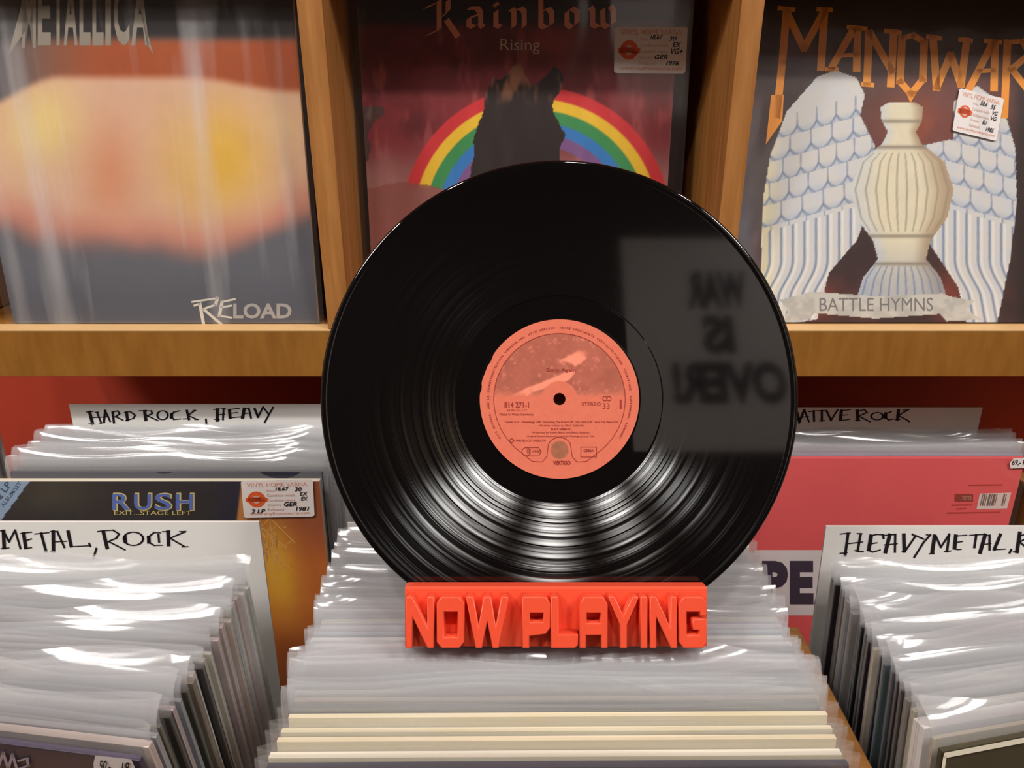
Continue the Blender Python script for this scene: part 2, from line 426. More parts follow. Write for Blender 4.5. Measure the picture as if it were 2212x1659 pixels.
# --- left: dark slate cover with a warm glow
LEANA = math.radians(4.5)
frA = Frame((-0.357, 0.733, SZ+.001), LEANA)
A = thing('record_album', 'album with grey slate cover and blurred yellow glow, titled RELOAD, left on shelf', 'album', frA.loc, frA.rot)
cover_box(A, .315, .315, .0045)
def artA(U, V):
    C = np.zeros(U.shape+(3,)); C[:] = (104, 106, 114)
    n = fbm(U, V, 60, 5)
    C = lay(C, (78, 80, 92), sm(560, 700, V)*0.6+0.3*(n-.5))
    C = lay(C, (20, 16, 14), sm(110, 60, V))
    C = lay(C, (176, 84, 40), sm(70, 100, V)*sm(300, 230, V)*sm(-50, 250, U))
    top = 168+30*sm(400, 640, U)+70*sm(130, -60, U); bot = 540-70*((U-330)/380)**2-40*sm(500, 700, U)+46*(fbm(U, V, 150, 77)-.5)
    k = sm(top-14, top+14, V)*sm(bot+30, bot-110, V)
    C = lay(C, (206, 126, 108), sm(top-10, top+20, V)*sm(bot+45, bot-40, V))
    C = lay(C, (232, 186, 158), k)
    C = lay(C, (240, 190, 74), k*np.exp(-(((U-470)/110)**2+((V-340)/120)**2)))
    C = lay(C, (246, 216, 140), k*np.exp(-(((U-90)/90)**2+((V-270)/95)**2)))
    C = lay(C, (226, 150, 110), k*0.8*np.exp(-(((U-240)/60)**2+((V-380)/120)**2)))
    C = lay(C, (240, 205, 150), k*0.6*np.exp(-(((U-620)/60)**2+((V-270)/60)**2)))
    return C+(n[..., None]-.5)*10
art_sheet('cover_print', .3145, .3145, 180, frA, artA, A)
gm = mat('logo_grey', (150, 140, 126), 0.45)
parts = []
xs = [(48, 78), (82, 110), (112, 140), (138, 168), (172, 196), (200, 224), (228, 240), (246, 280), (284, 322)]
for ch, (x0, x1) in zip('METALLICA', xs):
    parts.append(fit_text(ch, x0, -(98 if ch != 'M' else 104), x1, 44, 0.03))
parts = [([(a, -b) for a, b in v], f) for v, f in parts]
parts.append(([(18, 120), (52, -10), (60, 60)], [(0, 1, 2)])); parts.append(([(332, 118), (302, 10), (318, 96)], [(0, 1, 2)]))
print_on('title_lettering', [px_map(frA, q) for q in parts], gm, A)
rs_ = [[(420, 660), (432, 656), (440, 700)], [(415, 652), (470, 644), (466, 658), (438, 668)], [(440, 668), (478, 700)],
       [(508, 646), (480, 652), (474, 682), (500, 686)], [(478, 664), (500, 660)]]
print_on('title_script', [px_map(frA, strokes(rs_, 7, 0.5))], mat('logo_white', (226, 220, 205), 0.45), A)
q = fit_text('LOAD', 504, -688, 630, -655, 0.03)
print_on('subtitle_lettering', [px_map(frA, ([(a, -b) for a, b in q[0]], q[1]))], mat('logo_pale', (176, 172, 166), 0.45), A)
film_sheet('plastic_sleeve', .328, .326, A, -0.0012, 0.0007, 11, m='poly_crease_glare')

# --- middle: maroon cover with a rainbow band
frB = Frame((0.0057, 0.786, SZ+.001), math.radians(5.0))
B = thing('record_album', 'maroon album with rainbow band and dark pinnacle, titled Rainbow Rising, behind the record', 'album', frB.loc, frB.rot)
cover_box(B, .315, .315, .0045)
def artB(U, V):
    n = fbm(U, V, 90, 9); n2 = fbm(U*2, V*.6, 50, 21)
    C = np.zeros(U.shape+(3,)); C[:] = (132, 44, 48)
    C = lay(C, (78, 22, 26), (n-.3)*1.6)
    C = lay(C, (176, 84, 76), sm(.55, .8, n2)*0.5)
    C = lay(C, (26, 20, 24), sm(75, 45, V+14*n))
    C = lay(C, (190, 70, 50), np.exp(-(((U-1200)/70)**2+((V-90)/30)**2))*0.6)
    # pale mist below the arc
    C = lay(C, (176, 128, 118), sm(300, 420, V+50*n)*0.8)
    C = lay(C, (214, 196, 176), np.exp(-(((U-1060)/70)**2+((V-330)/50)**2))*0.9)
    r = np.hypot((U-1158), (V-478)*1.0)
    for a, b, c in ((262, 290, (214, 52, 56)), (238, 264, (244, 196, 52)), (212, 240, (64, 146, 84)), (188, 214, (56, 126, 196)), (164, 190, (128, 88, 140))):
        C = lay(C, c, sm(a-2, a+2, r)*sm(b+2, b-2, r)*(V < 400+20*n))
    C = lay(C, (150, 170, 180), sm(164, 190, r)*sm(280, 250, r)*(V > 400+20*n)*0.4)
    rock = (U < 850-0.4*(V-230)+ (n-.5)*130-(V < 230)*60) & (V > 230)
    C = lay(C, (74, 54, 50), rock*0.9); C = lay(C, (128, 108, 100), rock*sm(.55, .7, n2)*0.5)
    rk2 = (V > 410+60*(n-.5)) & (U < 960)
    C = lay(C, (150, 84, 74), rk2*0.8)
    # dark rock pinnacle
    hw = 88+8*np.sin(V/21.0)+46*(n-.5)+0.35*np.clip(V-330, 0, 400); pin = (np.abs(U-1118) < hw*sm(120, 190, V+36*np.sin(U/17.0))) & (V > 150+18*np.sin(U/14.)+10*n)
    C = lay(C, (44, 32, 30), pin*1.0)
    C = lay(C, (150, 98, 70), pin*sm(235, 190, V)*sm(.4, .62, n2))
    return C+(n2[..., None]-.5)*14
art_sheet('cover_print', .3145, .3145, 260, frB, artB, B)
nb = (13, -13)
rb = [[(640, 0), (640, 165)], [(575, 195), (640, 165)], [(690, 0), (690, 60), (655, 95)], [(680, 110), (745, 205)], [(560, 45), (620, 20)],
      [(805, 45), (850, 45), (870, 70), (870, 140), (885, 150)], [(805, 100), (805, 140), (830, 150), (865, 130)], [(805, 100), (865, 80)],
      [(950, 20), (962, 32)], [(955, 62), (955, 140), (980, 150)],
      [(1040, 50), (1055, 62), (1055, 150)], [(1055, 62), (1095, 45), (1112, 65), (1112, 150)],
      [(1205, -10), (1205, 140), (1225, 155)], [(1205, 65), (1245, 48), (1265, 70), (1265, 135), (1225, 155)],
      [(1350, 65), (1350, 135), (1375, 155), (1405, 130), (1405, 65), (1375, 45), (1350, 65)],
      [(1480, 40), (1492, 60), (1492, 135), (1515, 150), (1550, 135)], [(1548, 50), (1550, 135), (1575, 152), (1608, 130), (1608, 60), (1590, 35)]]
print_on('title_lettering', [px_map(frB, strokes(rb, 30, nib=(14, -10)), 2.572, 700)], mat('salmon_gold', (244, 156, 116), 0.45), B)
q = fit_text('Rising', 1081, -117, 1166, -84, 0.0)
print_on('subtitle_lettering', [px_map(frB, ([(a, -b) for a, b in q[0]], q[1]))], mat('pale_tan', (206, 176, 148), 0.45), B)
film_sheet('plastic_sleeve', .345, .33, B, -0.0014, 0.0003, 12)
sticker(B, frB, (1329, 57), (1486, 58), (1326, 158), [('18,67', .49, .71, .66, .83), ('30', .74, .70, .85, .80), ('EX', .80, .57, .92, .67), ('VG+', .78, .42, .95, .54), ('GER', .56, .31, .74, .40), ('1976', .72, .17, .90, .27)])

# --- right: pale carved stone wings
frC = Frame((0.3815, 0.735, SZ+.001), math.radians(14))
C_ = thing('record_album', 'dark album with pale carved stone wings and banner, titled MANOWAR, right on shelf', 'album', frC.loc, frC.rot)
cover_box(C_, .315, .315, .0045)
WL = [(1640, 704), (1648, 430), (1664, 335), (1700, 240), (1765, 166), (1805, 152), (1850, 168), (1868, 205), (1858, 250), (1890, 315), (1885, 430), (1850, 520), (1790, 590), (1765, 690), (1700, 700)]
WR = [(1990, 315), (2060, 300), (2060, 220), (2110, 185), (2165, 225), (2193, 320), (2196, 440), (2182, 560), (2152, 706), (2090, 706), (2070, 620), (2030, 560), (1990, 500)]
def artC(U, V):
    n = fbm(U, V, 110, 31); n2 = fbm(U, V, 26, 41)
    C = np.zeros(U.shape+(3,)); C[:] = (58, 38, 36)
    C = lay(C, (150, 70, 44), np.exp(-(((U-2000)/150)**2+((V-270)/110)**2))*0.9)
    C = lay(C, (110, 60, 56), sm(.45, .75, n)*0.6)
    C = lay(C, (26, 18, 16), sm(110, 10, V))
    C = lay(C, (92, 92, 104), sm(1660, 1600, U)*sm(250, 420, V)*(0.4+n))
    C = lay(C, (176, 72, 52), np.exp(-(((U-1750)/60)**2+((V-650)/40)**2))*0.8+np.exp(-(((U-2050)/40)**2+((V-640)/60)**2))*0.6)
    C = lay(C, (40, 26, 22), sm(2180, 2215, U))
    for W, sgn, cx in ((WL, 1, 1765), (WR, -1, 2120)):
        ins = in_poly(U, V, W)
        base = np.zeros_like(C); base[:] = (222, 218, 212)
        base = lay(base, (198, 204, 214), (n2-.3)*1.2)
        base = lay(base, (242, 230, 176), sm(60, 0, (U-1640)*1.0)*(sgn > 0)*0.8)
        # rows of rounded plumes in the upper part
        sl = V + 0.28*sgn*(U-cx)
        row = np.floor((sl-230)/46.0); fy = (sl-230)/46.0-row
        cw = 42.0+4*np.sin(row*2.1); fx = ((U+row*21)/cw) % 1.0
        edge = (fx-.5)**2*4*0.5+0.42
        d = np.abs(fy-(1.05-(fx-.5)**2*1.6))
        up = (sl > 230) & (sl < 470)
        base = lay(base, (112, 128, 158), up*sm(.14, .04, d)*0.9)
        base = lay(base, (126, 140, 166), up*sm(.06, .02, np.minimum(fx, 1-fx))*0.7*(fy < .75))
        base = lay(base, (176, 188, 206), up*sm(.55, .95, fy)*0.5)
        # long straight plumes below
        lo = sl >= 470
        b2 = ((U+0.18*sgn*(V-470)*sm(560, 640, V))/25.0) % 1.0
        base = lay(base, (126, 142, 170), lo*sm(.16, .05, np.abs(b2-.5))*0.85)
        base = lay(base, (248, 244, 232), lo*sm(.2, .05, np.abs(b2-.8))*0.6)
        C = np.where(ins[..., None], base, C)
    # plain stone urn in the middle
    t = np.clip((V-225)/420.0, 0, 1)
    hw = np.interp(V, [222, 232, 260, 285, 310, 350, 410, 470, 520, 560, 600, 640], [30, 46, 44, 30, 42, 92, 112, 98, 62, 52, 84, 96])
    x = (U-1948)/hw; ur = (np.abs(x) < 1) & (V > 222) & (V < 640)
    g = np.zeros_like(C); g[:] = (232, 222, 192)
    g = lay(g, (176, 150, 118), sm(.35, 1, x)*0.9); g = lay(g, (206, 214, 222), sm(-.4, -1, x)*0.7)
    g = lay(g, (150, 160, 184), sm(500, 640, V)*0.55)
    fl = (x*5.0) % 1.0
    g = lay(g, (150, 140, 124), sm(.16, .04, np.abs(fl-.5))*(V > 330)*(V < 500)*0.6)
    g = lay(g, (120, 136, 170), sm(.16, .04, np.abs(fl-.5))*(V > 575)*0.8)
    for yb in (262, 318, 510, 570): g = lay(g, (140, 128, 112), np.exp(-((V-yb)/4)**2)*0.8)
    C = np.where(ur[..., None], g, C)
    # banner
    bn = in_poly(U, V, [(1684, 648), (1740, 634), (1755, 630), (1890, 640), (2035, 634), (2050, 640), (2105, 650), (2085, 668), (2120, 690), (2045, 694), (2030, 678), (1890, 688), (1760, 676), (1745, 690), (1690, 700), (1702, 672)])
    C = np.where(bn[..., None], lay(np.zeros_like(C)+np.array((208, 204, 194)), (160, 158, 156), sm(.4, .7, n2)*0.5), C)
    return C+(n2[..., None]-.5)*12
art_sheet('cover_print', .3145, .3145, 300, frC, artC, C_)
mw = [[(447, 50), (425, 300), (398, 560)], [(447, 60), (530, 235), (625, 60)], [(630, 50), (612, 330)], [(410, 40), (480, 48)], [(598, 45), (662, 48)],
      [(660, 335), (765, 150)], [(790, 140), (785, 335)], [(700, 270), (785, 265)], [(745, 132), (830, 140)], [(640, 335), (690, 335)],
      [(845, 160), (835, 405)], [(850, 160), (955, 345)], [(965, 155), (950, 410)], [(815, 408), (862, 412)], [(925, 150), (995, 158)],
      [(1005, 185), (1060, 172), (1112, 205), (1105, 385), (1048, 455), (995, 395), (1005, 185)],
      [(1155, 185), (1172, 425)], [(1172, 425), (1240, 265)], [(1240, 265), (1290, 410)], [(1290, 410), (1318, 195)], [(1130, 178), (1190, 186)], [(1285, 192), (1340, 198)],
      [(1330, 430), (1440, 215)], [(1455, 205), (1450, 430)], [(1375, 345), (1450, 340)], [(1410, 198), (1480, 205)],
      [(1515, 205), (1500, 560)], [(1515, 205), (1590, 200), (1625, 260), (1530, 340)], [(1540, 340), (1640, 470)]]
gold = mat('title_gold', (244, 154, 46), 0.4)
blades = ([(372, 460), (432, 460), (425, 585), (345, 700)], [(0, 1, 2, 3)])
bl2 = ([(1020, 440), (1080, 440), (1045, 500)], [(0, 1, 2)])
print_on('title_lettering', [px_map(frC, strokes(mw, 37, 0.55), 2.2416, 1500), px_map(frC, blades, 2.2416, 1500), px_map(frC, bl2, 2.2416, 1500)], gold, C_)
q = fit_text('BATTLE HYMNS', 1770, -672, 2015, -643, 0.0)
print_on('banner_lettering', [px_map(frC, ([(a, -b) for a, b in q[0]], q[1]))], mat('carved_grey', (122, 120, 120), 0.6), C_)
film_sheet('plastic_sleeve', .323, .326, C_, -0.0014, 0.00035, 13)
sticker(C_, frC, (2073, 190), (2169, 213), (2057, 282), [('50,6', .50, .71, .66, .82), ('55', .74, .70, .85, .80), ('VG', .80, .57, .92, .67), ('VG', .78, .44, .92, .54), ('EU', .62, .31, .72, .40), ('1985', .72, .17, .90, .27)])

# ================================================================== RECORD BINS
FLZ = Zc-0.655       # floor of the front bins
BLZ = Zc-0.676       # floor of the back bins
BRZ = Zc-0.712       # floor of the back right bin
WB = M['wood_bin']
cab = thing('record_cabinet', 'wooden record bin cabinet with partitions, front row beside the viewer', 'cabinet', (0, 0.4, 0))
def cb(par, name, x0, x1, y0, y1, z0, z1, m=WB): return box(name, x0, x1, y0-par.location.y, y1-par.location.y, z0, z1, m, par, 0.0012)
cb(cab, 'bin_floor', -0.60, 0.66, 0.165, 0.597, FLZ-0.018, FLZ-.001)
cb(cab, 'front_board', -0.60, 0.66, 0.145, 0.164, 0.05, Zc-0.46)
cb(cab, 'back_board', -0.60, 0.66, 0.598, 0.606, 0.05, Zc-0.625)
for x0, x1, zt in ((-0.598, -0.58, -.388), (-0.170, -0.152, -.46), (0.200, 0.221, -.388), (0.64, 0.658, -.388)):
    cb(cab, 'partition', x0, x1, 0.165, 0.597 if abs(x0) > .5 else .46, FLZ, Zc+zt)
cb(cab, 'plinth', -0.58, 0.64, 0.17, 0.596, 0.001, FLZ-0.02)
cab2 = thing('record_cabinet', 'wooden record bin cabinet under the wall shelf, back row', 'cabinet', (0, 0.77, 0))
cb(cab2, 'bin_floor', -1.0, 0.234, 0.609, YB-.005, BLZ-0.018, BLZ-.001)
cb(cab2, 'bin_floor', 0.235, 1.0, 0.609, YB-.005, BRZ-0.018, BRZ-.001)
cb(cab2, 'plinth', -0.98, 0.98, 0.615, YB-.01, 0.001, BRZ-0.02)
for x0, x1 in ((-0.575, -0.558), (-0.160, -0.146), (0.235, 0.249), (0.625, 0.641)):
    cb(cab2, 'partition', x0, x1, 0.609, YB-.006, BLZ if x0 < .2 else BRZ, Zc-(0.415 if x0 < -.5 else .45))

# shared meshes -----------------------------------------------------
def jacket_mesh(t, cream=False):
    bm = box_data(-.1575, .1575, 0, t, 0, .315, 0.0004)
    me = bpy.data.meshes.new('jacket'); bm.to_mesh(me); bm.free()
    me.materials.append(M['jacket']); me.materials.append(M['card_edge'])
    for p in me.polygons:
        if p.normal.z > 0.9 and cream: p.material_index = 1
    return me
JMC = jacket_mesh(.0046, True)
JM = {t: jacket_mesh(t) for t in (0.0026, 0.0034, 0.0046, 0.009)}
def sleeve_mesh(seed, top, t, amp, hw=.1618):
    rs = np.random.RandomState(seed); n = 48
    xs = np.linspace(-hw, hw, n)
    zs = [-.0005, .10, .20, .27, .29, .302, .310, .314, .316, .318, .320, .322, .324, .326, .328, .330, .332]
    zs = [z for z in zs if z < top-.001]+[top]
    ph = rs.uniform(0, 6.28, 8); fr_ = rs.uniform(12, 70, 8); am = rs.uniform(.3, 1, 8)
    bend = rs.uniform(.0030, .0058); bf = rs.uniform(14, 46, 4); bp = rs.uniform(0, 6.28, 4)
    def wave(x, h):
        k = max(0.0, (h-.285)/.042)
        q = max(0.0, (h-.3135)/(.3285-.3135))      # the empty mouth of the bag folds back
        b = bend*(1+0.75*sum(np.sin(bf[i]*x+bp[i])*(.6, .5, .35, .25)[i] for i in range(4)))
        return amp*k**1.6*sum(am[i]*np.sin(fr_[i]*x+ph[i]+h*rs_f[i]) for i in range(8))/2.6 + b*q**3
    rs_f = rs.uniform(-40, 40, 8)
    V, Fc = [], []
    for side in (0, 1):
        b = len(V)
        zz_ = zs if side == 0 else [z for z in zs if z > .25]
        for z in zz_:
            for x in xs:
                d = wave(x, z)
                zz = z + (0.0014*np.sin(x*25+ph[1])*max(0, (z-.30)/.027))
                off = -0.0004 if side == 0 else t+0.0004
                if side: d = 0.6*d + 0.4*wave(x+.03, z)
                # the two films meet a little at the side seams
                V.append((x, off + d + (0.0 if abs(x) < min(.158, hw-.001) else (t/2*(1 if side == 0 else -1))), zz))
        for r in range(len(zz_)-1):
            for c in range(n-1):
                i = b+r*n+c; q = (i, i+1, i+n+1, i+n); Fc.append(q if side == 0 else q[::-1])
    me = bpy.data.meshes.new('plastic_sleeve'); me.from_pydata([tuple(map(float, v)) for v in V], [], Fc); me.update()
    me.materials.append(M['poly'])
    for p in me.polygons: p.use_smooth = True
    return me
SM = {t: [sleeve_mesh(100+i+int(t*1e5), random.uniform(.3260, .3335), t, random.uniform(.0006, .0013)) for i in range(7)] for t in (0.0026, 0.0034, 0.0046)}
SMT = {t: [sleeve_mesh(500+i+int(t*1e5), random.uniform(.3260, .3335), t, random.uniform(.0006, .0013), .1586) for i in range(7)] for t in (0.0026, 0.0034, 0.0046)}
def clear_sleeve(seed, t, hw):
    me = sleeve_mesh(seed, .3205, t, .0004, hw); me.materials.clear(); me.materials.append(M['poly_clear' if hw < .161 else 'poly_semi']); return me
SMC = {t: [clear_sleeve(700+i+int(t*1e5), t, .160) for i in range(2)] for t in (0.0026, 0.0034, 0.0046, .009)}
SMH = {t: [clear_sleeve(800+i+int(t*1e5), t, .1640) for i in range(3)] for t in (0.0026, 0.0034, 0.0046, .009)}
SM[0.009] = [sleeve_mesh(77, .327, .009, .0008, .1586)]
SMP = {t: [sleeve_mesh(300+i+int(t*1e5), random.uniform(.3205, .3225), t, .0010) for i in range(3)] for t in (0.0026, 0.0034, 0.0046)}

def add_record(label, group, xc, yb, zf, lean, yaw, rgb, t=0.0034, sleeve=None, variant=None):
    o = thing('filed_record', label, 'record', (xc, yb, zf), (-lean, 0, yaw), group)
    j = link_mesh('jacket', JMC if (t == .0046 and min(rgb) > 170) else JM[t], None, o); j.color = lin(*rgb)
    s = link_mesh('plastic_sleeve', (sleeve or random.choice(SM[t])), None, o)
    return o
def fan(label, group, xc, ytops, lean_of, yaw_of, zf, cols, jx=0.002, tz=0.0034, thick=None, pressed=None, tight=False, clear=0):
    out = []
    for i, yt in enumerate(ytops):
        f = i/max(1, len(ytops)-1); ln = lean_of(f)
        t = (thick or {}).get(i, random.choice((0.0026, 0.0034, 0.0034, 0.0046)))
        yb = yt - 0.322*math.sin(ln)
        sl = random.choice(SMT[t]) if tight and t in SMT else None
        if pressed and pressed[0] < yt < pressed[1] and t in SMP: sl = random.choice(SMP[t])
        rgb = cols(i, f)
        if i < clear: sl = (SMC if clear == 1 else SMH)[t][i % 2]
        lb = label(i) if callable(label) else None
        if not lb: lb = '%s record in plastic sleeve, %s from front in %s' % (hue(rgb), nth(i+1), label if isinstance(label, str) else label(-1))
        out.append(add_record(lb, group, xc+random.uniform(-jx, jx), yb, zf, ln, yaw_of(f), rgb, t, sl))
    return out
_T = 'zeroth first second third fourth fifth sixth seventh eighth ninth tenth eleventh twelfth thirteenth fourteenth fifteenth sixteenth seventeenth eighteenth nineteenth twentieth'.split()
_U = {2: ('twentieth', 'twenty'), 3: ('thirtieth', 'thirty'), 4: ('fortieth', 'forty')}
def nth(n):
    if n <= 20: return _T[n]
    return _U[n//10][0] if n % 10 == 0 else _U[n//10][1]+'-'+_T[n % 10]
def hue(c):
    r, g, b = c; mx_, mn = max(c), min(c)
    if mx_ < 62: return 'black'
    if mx_-mn < 20: return 'pale' if mx_ > 185 else ('grey' if mx_ > 110 else 'dark grey')
    if r >= g > b: return ('cream' if mx_ > 190 else 'tan') if mx_ > 120 else 'brown'
    if b >= g: return 'bluish grey' if mx_ > 130 else 'dark blue'
    return 'dusty pink' if r > b else 'greenish grey'
def jig(c, a=12):
    d = random.uniform(-a, a); return tuple(max(6, min(250, x+d+random.uniform(-3, 3))) for x in c)
def ysteps(y0, y1, lo, hi):
    ys = [y0]
    while ys[-1] < y1: ys.append(ys[-1]+random.uniform(lo, hi))
    return ys
R = math.radians
# centre bin -------------------------------------------------------
yc = [.2935, .3005, .3115, .3180, .3285] + ysteps(.3345, .494, .0052, .0068)
def colc(i, f):
    if i == 0: return (44, 44, 58)
    if i < 5: return jig((232, 222, 186), 8)
    y = yc[i]
    pal = [(206, 198, 180), (150, 152, 158), (222, 214, 196), (120, 120, 124)] if y < .36 else [(178, 184, 192), (150, 158, 172), (198, 198, 200), (96, 100, 110), (212, 210, 206)]
    return jig(random.choice(pal))
def labc(i):
    if i == 0: return 'frontmost filed record of the centre bin, dark navy jacket at the bottom edge'
    if i < 0: return 'centre bin'
fan(labc, 'records filed in the centre bin', 0.0255, yc, lambda f: R(5+3*f), lambda f: R(0.4), FLZ, colc, pressed=(.358, .400), clear=5)
# left bin ---------------------------------------------------------
yl = [.319, .3265, .332] + ysteps(.338, .446, .0047, .0060)
def coll(i, f):
    if i == 0: return (72, 66, 84)
    pal = [(186, 182, 172), (166, 166, 162), (112, 106, 94), (150, 152, 158), (128, 116, 102), (196, 196, 190), (84, 84, 88), (186, 170, 166), (60, 56, 50)]
    return jig(random.choice(pal))
def labl(i):
    if i == 0: return 'frontmost record of the left bin, purple-grey cover with small price tag'
    if i < 0: return 'left bin'
recL = fan(labl, 'records filed in the left bin', -0.352, yl, lambda f: R(-8+4*f), lambda f: R(-7.5*(1-f)**1.4-0.5), FLZ, coll, jx=.0025, tight=True, clear=1)
# right bin --------------------------------------------------------
yr = [.337, .3435, .3490, .3595, .365] + ysteps(.3710, .457, .0048, .0060)
def colr(i, f):
    if i == 0: return (62, 58, 36)
    if i == 2: return (216, 212, 210)
    pal = [(42, 38, 38), (28, 26, 28), (70, 62, 58), (120, 112, 108), (64, 76, 78), (142, 140, 142), (46, 42, 38), (96, 74, 64), (176, 168, 152), (60, 58, 62), (30, 28, 26)]
    return jig(random.choice(pal), 8)
def labr(i):
    if i == 0: return 'frontmost record of the right bin, olive-black cover with worn cream edge'
    if i == 2: return 'thick white-spined record near the front of the right bin, two small glyphs on spine'
    if i < 0: return 'right bin'
recR = fan(labr, 'records filed in the right bin', 0.3985, yr, lambda f: R(7-1.0*f), lambda f: R(11*(1-f)**1.3+0.5), FLZ, colr, thick={2: 0.009, 0: .0034, 1: .0026, 3: .0034}, jx=.0025, tight=True, clear=1)
# back left bin ----------------------------------------------------
ybl = ysteps(.658, .722, .0068, .0094)
def colbl(i, f): return jig(random.choice([(52, 56, 66), (34, 36, 40), (150, 160, 176), (70, 76, 90), (96, 84, 60), (200, 196, 190), (40, 46, 50)]))
fan('back left bin behind RUSH', 'records filed in the back left bin', -0.347, ybl, lambda f: R(2+2*f), lambda f: R(0), BLZ, colbl)
# back right bin ---------------------------------------------------
ybr = ysteps(.767, .787, .009, .012)
fan('back right bin behind red album', 'records filed in the back right bin', 0.435, ybr, lambda f: R(3), lambda f: R(0), BRZ, lambda i, f: jig((170, 160, 176)))
# back centre bin (mostly behind the standing record) and far-left bin
fan('bin behind the standing record', 'records filed in the back centre bin', 0.045, ysteps(.68, .80, .010, .014), lambda f: R(3), lambda f: R(0), BLZ, colbl)
fan('far left bin', 'records filed in the far left bin', -0.765, ysteps(.72, .78, .009, .012), lambda f: R(3), lambda f: R(0), BLZ, lambda i, f: jig((120, 110, 104), 40))

# details on the front records
def face_frame(o): return Frame(o.location, -o.rotation_euler.x, o.rotation_euler.z)
o = recL[0]; fr = face_frame(o)
tl = [fr.px(u, v, -.0022) for u, v in ((202, 1648), (206, 1632), (283, 1640), (296, 1668), (286, 1700), (204, 1690))]
st = print_on('price_tag', [(tl, [tuple(range(6))])], M['sticker'], o, -.0022)
pt = [px_map(fr, ([(a, -b) for a, b in q[0]], q[1]), y=-.0024) for q in (fit_text('50,-', 214, -1668, 240, -1642, .01, .2), fit_text('18', 262, -1670, 280, -1646, .01, .2))]
for q in pt: print_on('handwriting', [q], M['ink'], st, -.0026)
ml = [[(0, 1652), (10, 1622), (22, 1660)], [(20, 1660), (30, 1626), (42, 1664)], [(42, 1640), (62, 1634), (64, 1650), (46, 1656)], [(50, 1654), (62, 1676)]]
print_on('cover_lettering', [px_map(fr, strokes(ml, 6, .6))], mat('mauve_print', (176, 160, 170), 0.5), o, -.0012)
o = recR[2]; fr = face_frame(o)
sx = -.1595
gl = []
for zc in (.262, .243):
    gl += [[(.0028, zc), (.0068, zc)], [(.0048, zc-.006), (.0048, zc+.006)], [(.0028, zc+.003), (.0068, zc+.003)], [(.0030, zc-.003), (.0028, zc+.003)], [(.0068, zc-.003), (.0068, zc+.003)]]
V, Fc = strokes(gl, .0008, .8)
mesh('spine_glyphs', [(sx-.0022, a, b) for a, b in V], Fc, M['ink'], o)
# worn edge on front right cover
o = recR[0]
V, Fc = merge([rrect(-.1575, .3115, .1575, .3152, .0006), rrect(-.1577, .20, -.1555, .313, .0006)])
mesh('worn_edge', [(a, -.0012, b) for a, b in V], ccw(V, Fc), M['card_edge'], o)

# ------------------------------------------------------------------ front albums of the back bins
frR = Frame((-0.3515, 0.626, BLZ), R(2.5))
Ru = thing('record_album', 'dark album lettered RUSH with fiery orange side, front of the back left bin', 'album', frR.loc, frR.rot)
cover_box(Ru, .324, .315, .006)
def artR(U, V):
    n = fbm(U, V, 70, 51); n2 = fbm(U, V, 18, 61)
    C = np.zeros(U.shape+(3,)); C[:] = (44, 43, 44)
    C = lay(C, (78, 74, 58), np.exp(-(((U-110)/90)**2+((V-1060)/50)**2))*0.7)
    C = lay(C, (34, 38, 58), sm(430, 520, U))
    bl = in_poly(U, V, [(-200, 1000), (74, 1026), (-10, 1140), (-200, 1380)])
    C = lay(C, (150, 176, 204), bl*1.0)
    e = 522-(V-1040)*0.12
    k = sm(e-3, e+3, U)
    C = lay(C, (160, 84, 48), k)
    C = lay(C, (206, 112, 44), k*sm(1120, 1260, V+40*n))
    C = lay(C, (236, 176, 48), k*np.exp(-(((U-590-0.15*(V-1180))/46)**2+((V-1230)/110)**2))*1.1)
    C = lay(C, (214, 150, 70), k*sm(550, 520, U)*0.8)
    C = lay(C, (150, 76, 26), k*sm(1330, 1420, V)*0.7)
    return C+(n2[..., None]-.5)*10
art_sheet('cover_print', .3235, .3145, 220, frR, artR, Ru)
fl = []
rs = np.random.RandomState(4)
for k in range(26):
    a = rs.uniform(-2.5, -0.4); x, y = rs.uniform(560, 600), rs.uniform(1120, 1200); L = rs.uniform(20, 90)
    fl.append([(x, y), (x-math.cos(a)*L*0.3, y-abs(math.sin(a))*L*0.3), (x+math.cos(a)*L*.8, y+abs(math.sin(a))*L)])
fl += [[(614, 1198), (620, 1175), (634, 1165)], [(612, 1140), (618, 1137)]]
print_on('spark_lines', [px_map(frR, strokes(fl, 1.6, .8))], mat('spark_gold', (236, 178, 96), 0.5), Ru)
xs = [(243, 283), (290, 328), (334, 372), (380, 419)]
lay1, lay2 = [], []
for ch, (x0, x1) in zip('RUSH', xs):
    qa = fit_text(ch, x0+1.5, -1103, x1+1.5, -1064, .035); qb = fit_text(ch, x0, -1101, x1-1.5, -1066, .015)
    lay1.append(px_map(frR, ([(a, -b) for a, b in qa[0]], qa[1]))); lay2.append(px_map(frR, ([(a, -b) for a, b in qb[0]], qb[1])))
print_on('title_shadow', lay1, mat('title_yellow', (226, 206, 130), 0.5), Ru)
print_on('title_lettering', lay2, mat('title_blue', (92, 120, 196), 0.5), Ru, -.0005)
q = fit_text('EXIT...STAGE LEFT', 247, -1112, 414, -1103, .0)
print_on('subtitle_lettering', [px_map(frR, ([(a, -b) for a, b in q[0]], q[1]))], mat('subtitle_yellow', (224, 206, 120), 0.5), Ru)
def slanted(s, p, dx, h, bold=0):
    V, Fc = fit_text(s, 0, 0, 1, 1, bold); n = np.array(dx); up = np.array((dx[1], -dx[0]))/np.hypot(*dx)*h
    return [tuple(np.array(p)+a*n+b*up) for a, b in V], Fc
